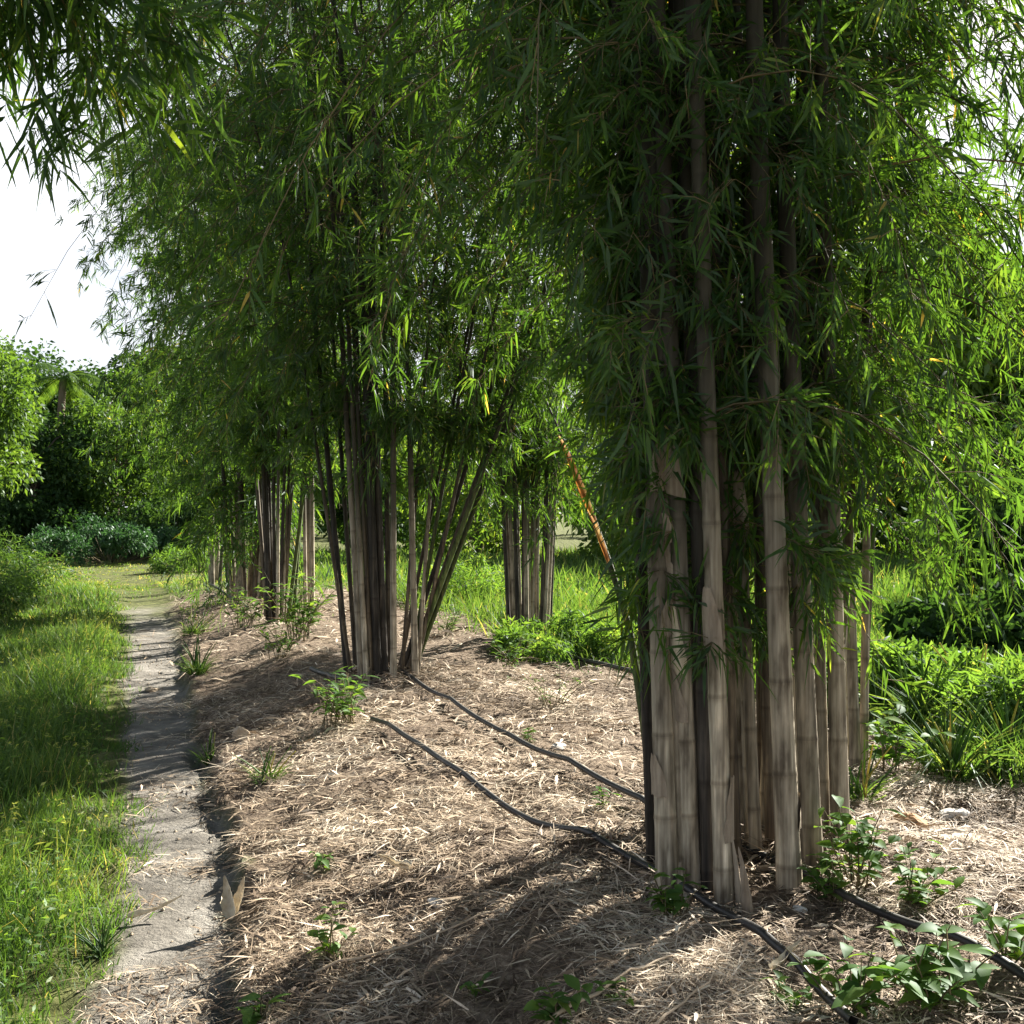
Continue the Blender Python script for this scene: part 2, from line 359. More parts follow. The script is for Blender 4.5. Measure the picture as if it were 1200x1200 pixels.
def foliage(curves, center, rng, nb, zlo, zhi, blen=(.9, 1.9), twigs=15, leaves=7, leaf=.14, wleaf=.016, zpow=1.0, keep=None, outb=.8, droop=.95, up=.65, floor=None, front=1.):
    """branches spring from the culms, arch outwards and droop; twigs along them carry fans of hanging leaves"""
    acc = Acc()
    ci = rng.integers(0, len(curves), nb)
    z = zlo + (zhi - zlo) * rng.random(nb) ** zpow
    P0 = np.empty((nb, 3))
    for i in range(nb):
        c = curves[ci[i]]
        for k in range(3): P0[i, k] = np.interp(z[i], c[:, 2], c[:, k])
    rel = P0[:, :2] - np.asarray(center)[:2]
    a = rng.uniform(0, 2 * np.pi, nb); rnd = np.stack([np.cos(a), np.sin(a)], -1)
    az = norm(norm(rel) * outb * rng.random((nb, 1)) + rnd)
    L = rng.uniform(*blen, nb)
    if keep is not None:
        tip = P0.copy(); tip[:, :2] += az * L[:, None] * .8
        k = keep(P0, tip); P0, az, L = P0[k], az[k], L[k]; nb = len(L)
    if front < 1:      # fewer branches on the open, path-facing side
        k = (rng.random(nb) < front) | (az[:, 1] > -.25) ; P0, az, L = P0[k], az[k], L[k]; nb = len(L)
    az3 = np.c_[az, np.zeros(nb)]
    upk = rng.uniform(.25, 1, nb) * up; dr = rng.uniform(.7, 1.25, nb) * droop
    lat = np.c_[-az[:, 1], az[:, 0], np.zeros(nb)] * rng.normal(0, .18, (nb, 1))
    def pos(t):  # t (nb,k)
        tt = t[..., None]
        return P0[:, None] + (az3[:, None] * (.95 * tt - .12 * tt ** 2) + lat[:, None] * tt ** 2 + np.array([0, 0, 1.]) * (upk[:, None, None] * tt - dr[:, None, None] * tt ** 2)) * L[:, None, None]
    if floor is not None:
        slack = rng.uniform(-.05, .9, nb) * (rng.random(nb) < .75)
        for _ in range(9):
            tp = pos(np.ones((nb, 1)))[:, 0]; bad = tp[:, 2] - .15 < floor(tp[:, 0], tp[:, 1]) + slack
            L = np.where(bad, L * .8, L)
    tb = np.broadcast_to(np.linspace(0, 1, 7), (nb, 7))
    rad = np.linspace(.0052, .0012, 7)[None] * (L / 1.4)[:, None]
    tubes(pos(tb), rad, acc, rng.random(nb), 3, 1)
    tt = np.sort(rng.uniform(.12, 1.0, (nb, twigs)), 1)
    S = pos(tt).reshape(-1, 3); S2 = pos(np.minimum(tt + .02, 1.02)).reshape(-1, 3)
    tang = norm(S2 - S)
    n = len(S)
    td = norm(tang * .7 + rng.normal(0, .55, (n, 3)) + np.array([0, 0, -.12]))
    tl = rng.uniform(.10, .30, n) * (leaf / .14)
    TP = np.stack([S, S + td * (tl * .5)[:, None], S + td * tl[:, None] + np.array([0, 0, -.12]) * tl[:, None]], 1)
    tubes(TP, np.broadcast_to(np.array([.0018, .0014, .0007]), (n, 3)), acc, rng.random(n), 3, 1)
    f = np.tile((np.arange(leaves) + .5) / leaves * .75 + .25, (n, 1)) + rng.normal(0, .03, (n, leaves))
    base = S[:, None] + td[:, None] * (tl[:, None] * f)[..., None] + np.array([0, 0, -.12]) * (tl[:, None] * f ** 2)[..., None]
    sgn = np.tile(np.where(np.arange(leaves) % 2, 1., -1.), (n, 1))
    perp = norm(np.cross(td, norm(rng.normal(size=(n, 3)))))
    ld = td[:, None] * .75 + perp[:, None] * (sgn * rng.uniform(.35, .95, (n, leaves)))[..., None] + np.array([0, 0, -1.]) * rng.uniform(-.15, .62, (n, leaves))[..., None]
    ld = norm(ld.reshape(-1, 3)); base = base.reshape(-1, 3); m = len(ld)
    LL = leaf * rng.uniform(.4, 1.4, m); WW = wleaf * rng.uniform(.75, 1.25, m) * (LL / leaf) ** .5
    tint = np.clip(np.repeat(rng.normal(.42, .12, n), leaves) + rng.normal(0, .12, m), 0, .95)
    tint[rng.random(m) < .005] = 1.
    strips(base, ld, rand_side(ld, rng), LL, WW, rng.uniform(.05, .38, m), BAMBOO_LEAF, acc, tint, 0)
    return acc

CROWNS = {}
def bamboo_clump(label, specs, seed, height=(7.5, 9.5), bend=(.06, .22), crown=(), group='bamboo clumps in the rows', sides=9, flakes=False):
    rng = np.random.default_rng(seed)
    B = [gp(s[0], s[1]) for s in specs]
    cx = float(np.mean([b[0] for b in B])); cy = float(np.mean([b[1] for b in B])); cz = float(np.mean([b[2] for b in B]))
    root = empty('bamboo_clump', (cx, cy, cz), label, 'bamboo', group)
    curves = []
    for s, b in zip(specs, B):
        xb, yb, xt, yt, w, col = s[:6]
        zt = CAMZ + (600 - yt) / FPX * b[1]
        xw = (xt - 600) / FPX * b[1]
        dz = zt - b[2]
        d0 = np.array([(xw - b[0]) / dz, rng.normal(0, .025), 1.]); 
        out = norm(np.array([b[0] - cx, b[1] - cy]) + d0[:2] * 2 + rng.normal(0, .25, 2))
        Lh = rng.uniform(*height) * (s[7] if len(s) > 7 else 1)
        c = culm_curve((b[0], b[1], b[2] - .05), d0, Lh, out, rng.uniform(*bend))
        curves.append(c)
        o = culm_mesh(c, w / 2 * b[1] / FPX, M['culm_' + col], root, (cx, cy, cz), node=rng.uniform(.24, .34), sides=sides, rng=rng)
        if len(s) > 6 and s[6]: o['label'] = s[6]
        if flakes and col == 'tan':
            for q in range(rng.integers(1, 4)):
                zc = rng.uniform(.05, 1.5); hh = rng.uniform(.10, .24); K = 8; J = 7; t = np.linspace(0, 1, K)
                P = np.stack([np.interp(b[2] + zc + t * hh, c[:, 2], c[:, k]) for k in range(3)], -1)
                arc = rng.uniform(1.6, 3.2) * (1 - .75 * t ** 1.6); a0 = rng.uniform(2.6, 7.2); uu = np.linspace(-.5, .5, J)
                A_ = a0 + arc[:, None] * uu[None] + rng.normal(0, .05, (K, J))
                rr = (w / 2 * b[1] / FPX) * 1.10 + .003 + (rng.uniform(.001, .009) * t ** 2)[:, None] + rng.uniform(0, .006) * np.abs(uu)[None]
                V = np.stack([P[:, 0:1] + rr * np.cos(A_), P[:, 1:2] + rr * np.sin(A_), P[:, 2:3] + 0 * A_ + rng.normal(0, .004, (K, J))], -1)
                V2 = np.stack([P[:, 0:1] + (rr - .0015) * np.cos(A_), P[:, 1:2] + (rr - .0015) * np.sin(A_), V[..., 2]], -1)
                bb = np.arange(K - 1)[:, None] * J + np.arange(J - 1)[None]; Q = np.stack([bb, bb + 1, bb + J + 1, bb + J], -1).reshape(-1, 4)
                fo = new_mesh('culm_sheath', np.concatenate([V.reshape(-1, 3), V2.reshape(-1, 3)]) - np.array([cx, cy, cz]), quads=np.concatenate([Q, Q[:, ::-1] + K * J]), mat=M['sheath' if rng.random() < .15 else 'sheath_brown'], parent=o)
    accs = []
    allacc = Acc()
    for kw in crown:
        a = foliage(curves, (cx, cy), rng, **kw)
        for V, Q, T, Mi in zip(a.V, a.Q, a.T, a.M):
            pass
        off = allacc.n
        allacc.V += a.V; allacc.Q += [q + off for q in a.Q]; allacc.T += a.T; allacc.M += a.M; allacc.n += a.n
    if crown: allacc.build('foliage', [M['leaf'], M['twig']], root, (cx, cy, cz))
    return root, curves, (cx, cy, cz)

T_, D_, G_, K_ = 'tan', 'dark', 'green', 'black'
# near clump
A_specs = [
 (766, 1018, 741, 420, 14, K_), (783, 1042, 763, 300, 26, T_), (797, 1036, 772, 300, 17, T_), (811, 1040, 782, 300, 22, T_), (833, 1048, 800, 0, 19, K_), (850, 1060, 822, 300, 23, T_),
 (887, 1010, 846, 0, 14, T_), (926, 1044, 897, 300, 28, T_), (953, 1022, 925, 300, 24, T_), (986, 990, 958, 0, 21, T_),
 (968, 962, 1052, 0, 12, D_), (915, 985, 905, 0, 14, D_), (772, 990, 747, 420, 15, D_), (800, 985, 768, 360, 20, K_), (838, 1000, 786, 0, 18, D_),
 (872, 992, 830, 0, 15, T_), (942, 962, 935, 0, 14, D_), (862, 1020, 822, 0, 16, D_), (822, 1015, 778, 0, 16, K_), (842, 1022, 812, 0, 16, T_), (858, 985, 842, 0, 14, K_),
 (792, 1000, 764, 360, 15, K_), (905, 1000, 868, 0, 13, D_), (930, 975, 890, 0, 14, T_), (780, 970, 752, 420, 14, D_), (812, 965, 776, 400, 14, K_), (879, 1002, 852, 100, 10, T_), (938, 985, 915, 200, 11, T_), (967, 985, 945, 200, 12, T_), (894, 970, 880, 100, 11, D_),
]
def floorA(x, y): return np.interp(x - .85, [-2.5, -.7, -.3, 0, .3, .8, 2.5], [1.95, 1.95, 1.7, 1.35, 1.25, .98, .85])
rootA, curvesA, cA = bamboo_clump('nearest bamboo clump with thick pale tan culms standing between two black irrigation pipes', A_specs, 101,
    crown=[dict(nb=500, zlo=1.75, zhi=4.8, blen=(.7, 1.9), twigs=27, leaves=8, leaf=.079, wleaf=.0098, floor=floorA, front=.5),
           dict(nb=150, zlo=1.4, zhi=4.2, blen=(.8, 1.9), twigs=22, leaves=8, leaf=.095, wleaf=.011, floor=floorA, keep=lambda p, t: t[:, 0] > 1.5),
           dict(nb=190, zlo=2.7, zhi=5.8, blen=(1., 2.1), twigs=24, leaves=8, leaf=.09, wleaf=.0108, keep=lambda p, t: t[:, 0] > 1.7),
           dict(nb=190, zlo=1.1, zhi=3.2, blen=(.2, .6), floor=lambda x, y: floorA(x, y) - .4, twigs=8, leaves=6, leaf=.10, wleaf=.011),
           dict(nb=260, zlo=4.4, zhi=7.5, blen=(.8, 1.8), twigs=14, leaves=7, leaf=.14, wleaf=.017)], sides=12, flakes=True)

lr_ = 'green culm leaning right'
B_specs = [
 (408, 793, 373, 420, 8, K_), (413, 795, 356, 430, 5, D_), (424, 797, 402, 400, 8, T_), (430, 798, 409, 400, 7, T_), (436, 797, 416, 400, 6, D_), (443, 796, 428, 400, 11, K_), (450, 795, 438, 400, 11, K_), (446, 789, 433, 400, 9, K_),
 (461, 797, 462, 400, 8, T_), (487, 797, 478, 400, 8, T_), (475, 790, 553, 580, 6, G_, lr_), (481, 788, 562, 572, 6, G_, lr_), (473, 791, 545, 590, 6, D_), (469, 789, 530, 592, 6, K_), (478, 789, 520, 560, 5, G_, lr_), (484, 791, 540, 540, 5, D_), (466, 788, 512, 560, 5, D_),
 (440, 786, 420, 400, 7, D_), (456, 786, 450, 350, 7, D_), (418, 788, 392, 400, 6, D_), (489, 794, 512, 430, 5, T_), (470, 792, 498, 440, 5, D_)]
_, _, cB = bamboo_clump('second bamboo clump along the path, with a fan of thin green culms leaning right', B_specs, 102,
    crown=[dict(nb=600, zlo=2.2, zhi=7.5, blen=(.8, 2.3), twigs=22, leaves=8, leaf=.098, wleaf=.0115, floor=lambda x, y: np.where(x > -1.3, 2.05, 1.85)),
           dict(nb=30, zlo=1.7, zhi=2.4, blen=(.4, 1.0), twigs=9, leaves=6, leaf=.12, wleaf=.013, floor=lambda x, y: 1.75 + 0 * x)])

def tight(x0, x1, yb, n, flare, w, ytop, cols, rng):
    out = []
    for i in range(n):
        f = (i + .5) / n; x = x0 + (x1 - x0) * f + rng.normal(0, .5)
        out.append((x, yb + rng.uniform(-6, 1), x + (f - .5) * flare + rng.normal(0, 2), ytop, w * rng.uniform(.75, 1.2), cols[rng.integers(len(cols))]))
    return out
rg = np.random.default_rng(5)
bamboo_clump('upright tight bamboo clump of pale culms standing alone behind, between the two largest clumps', tight(596, 645, 751, 15, 14, 5.5, 600, [T_, T_, T_, T_, K_], rg), 103,
    crown=[dict(nb=540, zlo=2.1, zhi=7.8, blen=(.9, 2.3), twigs=16, leaves=8, leaf=.115, wleaf=.0135, floor=lambda x, y: 1.25 + 0 * x), dict(nb=25, zlo=1.4, zhi=2.4, blen=(.4, .9), twigs=8, leaves=6, leaf=.14, wleaf=.016)])
D_specs = tight(311, 334, 730, 9, 30, 5, 480, [T_, D_, K_], rg) + [(314, 728, 288, 430, 5, D_), (330, 727, 352, 430, 5, D_), (337, 726, 372, 430, 5, G_), (343, 724, 362, 480, 5, G_)]
bamboo_clump('third bamboo clump along the path with green shoots and weeds round its foot', D_specs, 104,
    crown=[dict(nb=380, zlo=2.1, zhi=8.5, blen=(.9, 2.4), twigs=25, leaves=8, leaf=.108, wleaf=.013, floor=lambda x, y: 1.8 + 0 * x)], sides=7)
bamboo_clump('slim group of three pale culms just right of the third clump by the path', tight(355, 368, 722, 3, 2, 6, 480, [T_], rg), 105,
    crown=[dict(nb=140, zlo=2.8, zhi=8.5, blen=(.9, 2.0), twigs=20, leaves=8, leaf=.11, wleaf=.014)], sides=7)
bamboo_clump('fourth bamboo clump along the path with reddish pale culms under low hanging leaves', tight(266, 308, 706, 11, 26, 5.5, 560, [T_, T_, D_], rg), 106,
    crown=[dict(nb=280, zlo=1.9, zhi=8.5, blen=(.7, 1.9), twigs=28, leaves=8, leaf=.118, wleaf=.015, floor=lambda x, y: 1.6 + 0 * x), dict(nb=60, zlo=1.0, zhi=2.2, blen=(.5, 1.1), twigs=10, leaves=6, leaf=.18, wleaf=.022)], sides=6)
bamboo_clump('farthest bamboo clump at the end of the row where the path meets the clearing', tight(245, 259, 686, 4, 10, 5.5, 560, [T_, D_], rg), 107,
    crown=[dict(nb=280, zlo=2.2, zhi=9.5, blen=(1., 2.6), twigs=28, leaves=8, leaf=.13, wleaf=.017, floor=lambda x, y: 1.7 + 0 * x)], sides=6)
bamboo_clump('small bamboo clump of thin pale culms behind the right edge of the nearest clump', [(1003, 905, 1000, 500, 13, T_), (1012, 900, 1016, 500, 10, T_), (995, 895, 985, 500, 9, T_), (958, 898, 955, 500, 9, T_), (1008, 890, 1030, 500, 8, D_)], 108,
    crown=[dict(nb=60, zlo=2.4, zhi=6.0, blen=(.7, 1.5), twigs=14, leaves=8, leaf=.125, wleaf=.014, floor=lambda x, y: 1.8 + 0 * x)])

# leaning green culm with the peeling orange sheath, part of the nearest clump
bx, by, bz = gp(775, 985)
by_ = by
lean = []
for (px_, py_) in ((775, 985), (757, 860), (737, 730), (703, 625), (662, 520), (640, 470)):
    yy = by_ + (985 - py_) * .0012
    lean.append(((px_ - 600) / FPX * yy, yy, CAMZ + (600 - py_) / FPX * yy))
lean = np.array(lean); lean[0, 2] = bz - .05
tq = np.linspace(0, len(lean) - 1, 60); lc = np.stack([np.interp(tq, np.arange(len(lean)), lean[:, k]) for k in range(3)], -1)
for _ in range(6): lc[1:-1] = (lc[:-2] + 2 * lc[1:-1] + lc[2:]) / 4
lo_ = culm_mesh(lc, .024, M['culm_green'], rootA, cA, node=.3, sides=10); lo_['label'] = 'green culm leaning left with a peeling orange sheath'
rs = np.random.default_rng(8)
for (i0, i1, wd) in ((35, 50, .017), (31, 39, .012)):
    sa = Acc(); seg_ = lc[i0:i1]
    K = len(seg_); wv = np.sin(np.linspace(.35, np.pi, K)) ** .8 * wd
    tan = norm(np.gradient(seg_, axis=0)); sd = norm(np.cross(tan, np.array([.25, 1, .1])))
    nr = np.cross(sd, tan); offs = .032 + np.linspace(0, .05, K) ** 1.0
    nr *= np.sign(np.sum(nr * np.array([0, -1., 0]), axis=1, keepdims=True))
    rows = [seg_ + nr * offs[:, None] * (1 - .6 * abs(u) ** 2) + sd * (wv * u)[:, None] for u in (-1, -.5, 0, .5, 1)]
    V = np.stack(rows, 1); b = np.arange(K - 1)[:, None] * 5 + np.arange(4)[None]
    sa.add(V.reshape(-1, 3), np.stack([b, b + 1, b + 6, b + 5], -1).reshape(-1, 4), np.clip(np.repeat(rs.uniform(.2, .8, K), 5) + rs.normal(0, .2, K * 5), 0, 1))
    so = sa.build('culm_sheath', [M['sheath_orange']], lo_, cA); so['label'] = 'peeling orange culm sheath'

# pointed sheath shoots at the foot of the nearest clump
def shoot(px_, py_, hgt, r, parent, origin, seed):
    b = gp(px_, py_); rng = np.random.default_rng(seed)
    K = 14; t = np.linspace(0, 1, K); sides = 10
    ang = np.arange(sides) / sides * 6.283
    rad = r * (1 - t) ** .75 * (1 + .1 * np.sin(t * 22)) + .001
    V = np.stack([b[0] + rad[:, None] * np.cos(ang) - .03 * (t[:, None] ** 2), b[1] + rad[:, None] * np.sin(ang), np.broadcast_to((b[2] - .03 + t * hgt)[:, None], (K, sides))], -1)
    bb = np.arange(K - 1)[:, None] * sides; j = np.arange(sides)[None]; j2 = (j + 1) % sides
    o = new_mesh('culm_sheath', V.reshape(-1, 3) - np.asarray(origin), quads=np.stack([bb + j, bb + j2, bb + sides + j2, bb + sides + j], -1).reshape(-1, 4), mat=M['sheath_brown'], parent=parent)
    o['label'] = 'pointed brown sheath at the foot of the culms'
def stub(px_, py_, ptop, wpx, mat, seed):
    b = gp(px_, py_); top = CAMZ + (600 - ptop) / FPX * b[1]; rng = np.random.default_rng(seed)
    c = np.stack([b[0] + np.linspace(0, rng.normal(0, .01), 12), np.full(12, b[1]), np.linspace(b[2] - .05, top, 12)], -1)
    o = culm_mesh(c, wpx / 2 * b[1] / FPX * 1.35, M[mat], rootA, cA, node=.2, sides=12, rng=rng, name='culm_stub')
    n = len(o.data.vertices); rim = [o.data.vertices[i].co.copy() for i in range(n - 12, n)]
    o['label'] = 'short cut culm stub at the foot of the clump'
stub(836, 1034, 868, 20, 'culm_dark', 1); stub(897, 990, 806, 14, 'culm_tan', 2); stub(912, 1012, 930, 14, 'culm_dark', 3); stub(862, 1006, 900, 14, 'culm_dark', 4); stub(800, 1052, 1010, 13, 'culm_tan', 5)
shoot(876, 1076, .26, .022, rootA, cA, 1); shoot(866, 1066, .30, .014, rootA, cA, 2)

# clump beside the photographer whose crown hangs into the top of the picture
def near_overhang():
    cx, cy = 3.0, .6; cz = float(H(cx, cy))
    root = empty('bamboo_clump', (cx, cy, cz), 'bamboo whose large hanging leaf sprays reach in at the top right edge', 'bamboo', 'bamboo clumps in the rows')
    rng = np.random.default_rng(77); curves = []
    for i in range(9):
        a = i / 9 * 6.283; b = (cx + .35 * math.cos(a), cy + .35 * math.sin(a), cz - .05)
        d0 = np.array([math.cos(a) * .08 + rng.normal(0, .03), math.sin(a) * .08, 1.])
        c = culm_curve(b, d0, 8., (math.cos(a), math.sin(a)), .12); curves.append(c)
        culm_mesh(c, rng.uniform(.03, .045), M['culm_tan'], root, (cx, cy, cz), rng=rng)
    acc = foliage(curves, (cx, cy), rng, nb=150, zlo=2.8, zhi=6, blen=(.9, 2.0), twigs=16, leaves=7, leaf=.115, wleaf=.0135, floor=lambda x, y: 2.1 + 0 * x, keep=lambda p, t: t[:, 0] > 1.25)
    acc.build('foliage', [M['leaf'], M['twig']], root, (cx, cy, cz))
near_overhang()

# ------------------------------------------------------------------ spray of leaves hanging in from the upper left (a clump on the near left)
def hanging_spray():
    cx, cy = -3.3, 1.2; cz = float(H(cx, cy))
    root = empty('bamboo_clump', (cx, cy, cz), 'bamboo behind the left edge whose leafy tip hangs against the white sky, top left corner', 'bamboo', 'bamboo clumps in the rows')
    rng = np.random.default_rng(78); curves = []
    for i in range(3):
        P = np.array([(cx + .1 * i, cy + .1 * i, cz - .05), (cx - .05 + .1 * i, cy + .2, 1.6), (cx + .1 + .1 * i, cy + .7, 3.2), (cx + .5 + .1 * i, cy + 1.6, 4.2 + .1 * i), (cx + 1.1 + .15 * i, cy + 2.6, 4.0 + .15 * i), (cx + 1.45 + .15 * i, cy + 3.3, 3.35 + .12 * i)])
        tq = np.linspace(0, 5, 80); c = np.stack([np.interp(tq, np.arange(6), P[:, k]) for k in range(3)], -1)
        for _ in range(30): c[1:-1] = (c[:-2] + 2 * c[1:-1] + c[2:]) / 4
        curves.append(c); culm_mesh(c, .02, M['culm_green'], root, (cx, cy, cz), rng=rng)
    acc = Acc()
    for c in curves:
        cc = c[48:]; fake = [np.c_[cc[:, 0], cc[:, 1], cc[:, 2]]]
        for k in range(26):
            p = cc[rng.integers(len(cc))]
            col = np.array([p, p + np.array([0, 0, .01])])
            a = foliage([col], (p[0] - .3, p[1] - .3), rng, nb=1, zlo=p[2], zhi=p[2] + .01, blen=(.35, .9), twigs=10, leaves=7, leaf=.15, wleaf=.018, up=.2, droop=.8)
            off = acc.n
            acc.V += a.V; acc.Q += [q + off for q in a.Q]; acc.T += a.T; acc.M += a.M; acc.n += a.n
    acc.build('foliage', [M['leaf'], M['twig']], root, (cx, cy, cz))
hanging_spray()

# ------------------------------------------------------------------ grass, straw
def scatter(n, x0, x1, y0, y1, rng):
    return rng.uniform(x0, x1, n), rng.uniform(y0, y1, n)

def in_view(x, y, m=.25): return (y > 2.6) & (np.abs(x) < y * (600 / FPX) + m + .05 * y)

def grass_field():
    rng = np.random.default_rng(21); acc = Acc()
    for (n, y0, y1, hh, ww) in ((60000, 2.6, 6.5, .21, .0042), (66000, 6.5, 13, .24, .006), (56000, 13, 24, .17, .011), (70000, 21, 44, .17, .022)):
        x, y = scatter(n * 3, -y1 * .62, y1 * .1, y0, y1, rng)
        el = -((x - path_c(y)) + path_w(y)) + (fbm(x * 2.6, y * 2.6, 44) - .47) * .55
        p = sstep(el, -.12, .4) * (.35 + .65 * sstep(fbm(x * 1.8, y * 1.8, 61), .3, .5))
        far = sstep(y, 19, 23)
        p = np.maximum(p, far * .8)
        k = in_view(x, y) & (rng.random(len(x)) < p); x, y, el = x[k][:n], y[k][:n], el[k][:n]
        m = len(x); z = H(x, y)
        tall = (.15 + 1.5 * fbm(x * 1.5, y * 1.5, 71) ** 1.4) * (.45 + .55 * sstep(el, .0, .6)) * (1 - .45 * far[k][:n])
        L = hh * tall * rng.uniform(.5, 1.7, m)
        a = rng.uniform(0, 6.283, m); ti = rng.uniform(.1, .8, m)
        d = norm(np.c_[np.cos(a) * ti, np.sin(a) * ti, np.ones(m)])
        tint = np.clip(.22 + .28 * far[k][:n] + .6 * fbm(x * 1.3, y * 1.3, 81) + rng.normal(0, .15, m), 0, .95); tint[rng.random(m) < .03] = 1
        strips(np.c_[x, y, z - .01], d, rand_side(d, rng, .1), L * 1.3, ww * rng.uniform(.7, 1.5, m), rng.uniform(.1, .7, m), BLADE, acc, tint)
    tag(acc.build('grass', [M['grass']]), 'lush green grass growing left of the path and across the clearing', kind='stuff')
    # little broad leaved weeds and seed heads among the grass
    acc = Acc()
    x, y = scatter(190000, -9, -.6, 2.8, 15, rng)
    el = -((x - path_c(y)) + path_w(y))
    k = in_view(x, y) & (el > .1) & (rng.random(len(x)) < np.clip(1.6 / y, 0, 1) * sstep(fbm(x * 1.4, y * 1.4, 91), .36, .56)); x, y = x[k], y[k]
    z = H(x, y) + rng.uniform(.04, .26, len(x)) * (.5 + fbm(x * 1.5, y * 1.5, 71)); a = rng.uniform(0, 6.283, len(x))
    d = norm(np.c_[np.cos(a), np.sin(a), rng.uniform(.0, .9, len(x))])
    strips(np.c_[x, y, z], d, rand_side(d, rng, 3), rng.uniform(.02, .055, len(x)), rng.uniform(.008, .018, len(x)), rng.uniform(.1, .4, len(x)), BROAD_LO, acc, rng.uniform(.2, 1, len(x)))
    sx, sy = scatter(9000, -9, -.6, 2.8, 15, rng); el = -((sx - path_c(sy)) + path_w(sy))
    k = in_view(sx, sy) & (el > .12) & (rng.random(len(sx)) < sstep(fbm(sx * 1.5, sy * 1.5, 71), .4, .6)); sx, sy = sx[k], sy[k]; n = len(sx)
    a = rng.uniform(0, 6.283, n); d = norm(np.c_[np.cos(a) * .25, np.sin(a) * .25, np.ones(n)]); Ls = rng.uniform(.2, .42, n); b = np.c_[sx, sy, H(sx, sy)]
    strips(b, d, rand_side(d, rng, .1), Ls, np.full(n, .002), np.full(n, .1), BLADE, acc, rng.uniform(.8, 1, n))
    tips = b + d * (Ls * .97)[:, None] - np.array([0, 0, .1]) * Ls[:, None]
    for q in range(5):
        dd = norm(rng.normal(size=(n, 3)) + np.array([0, 0, .3])); strips(tips, dd, rand_side(dd, rng), rng.uniform(.012, .03, n), np.full(n, .006), np.full(n, .2), BROAD_LO, acc, rng.uniform(.9, 1, n))
    tag(acc.build('low_weeds', [M['weed']]), 'small leafy weeds mixed into the grass beside the path', kind='stuff')
grass_field()

def right_undergrowth():
    rng = np.random.default_rng(31); acc = Acc()
    for (n, y0, y1, x0, x1, hh, ww, d0) in ((26000, 4.6, 9, .6, 5, .30, .008, 2.35), (50000, 8, 18, -3, 9, .38, .011, 2.15), (40000, 16, 40, -10, 20, .5, .03, 2.6)):
        x, y = scatter(n * 2, x0, x1, y0, y1, rng); d_ = row_d(x, y) + (fbm(x * 1.5, y * 1.5, 3) - .47) * 1.6
        k = in_view(x, y, .5) & (rng.random(len(x)) < sstep(d_, d0 - .5, d0 + .3)); x, y = x[k][:n], y[k][:n]; m = len(x)
        a = rng.uniform(0, 6.283, m); ti = rng.uniform(.1, .7, m); d = norm(np.c_[np.cos(a) * ti, np.sin(a) * ti, np.ones(m)])
        L = hh * rng.uniform(.4, 1.4, m) * (.5 + fbm(x * .8, y * .8, 13))
        strips(np.c_[x, y, H(x, y) - .01], d, rand_side(d, rng, .1), L, ww * rng.uniform(.6, 1.5, m), rng.uniform(.1, .8, m), BLADE, acc, np.clip(rng.normal(.55, .2, m), 0, .97))
    # far verge left of the farthest clumps, and weeds creeping over the mulch near them
    x, y = scatter(30000, -8, 0, 9.5, 24, rng); er = (x - path_c(y)) - path_w(y)
    k = (er > .1) & (rng.random(len(x)) < sstep(y, 12, 18) * sstep(fbm(x * 1.1, y * 1.1, 7), .42, .62)); x, y = x[k], y[k]; m = len(x)
    a = rng.uniform(0, 6.283, m); ti = rng.uniform(.1, .8, m); d = norm(np.c_[np.cos(a) * ti, np.sin(a) * ti, np.ones(m)])
    strips(np.c_[x, y, H(x, y) - .01], d, rand_side(d, rng, .1), rng.uniform(.06, .25, m), rng.uniform(.006, .014, m), rng.uniform(.1, .8, m), BLADE, acc, np.clip(rng.normal(.6, .2, m), 0, .97))
    tag(acc.build('undergrowth', [M['grass']]), 'tall bright grass and undergrowth behind the bamboo rows', kind='stuff')
right_undergrowth()

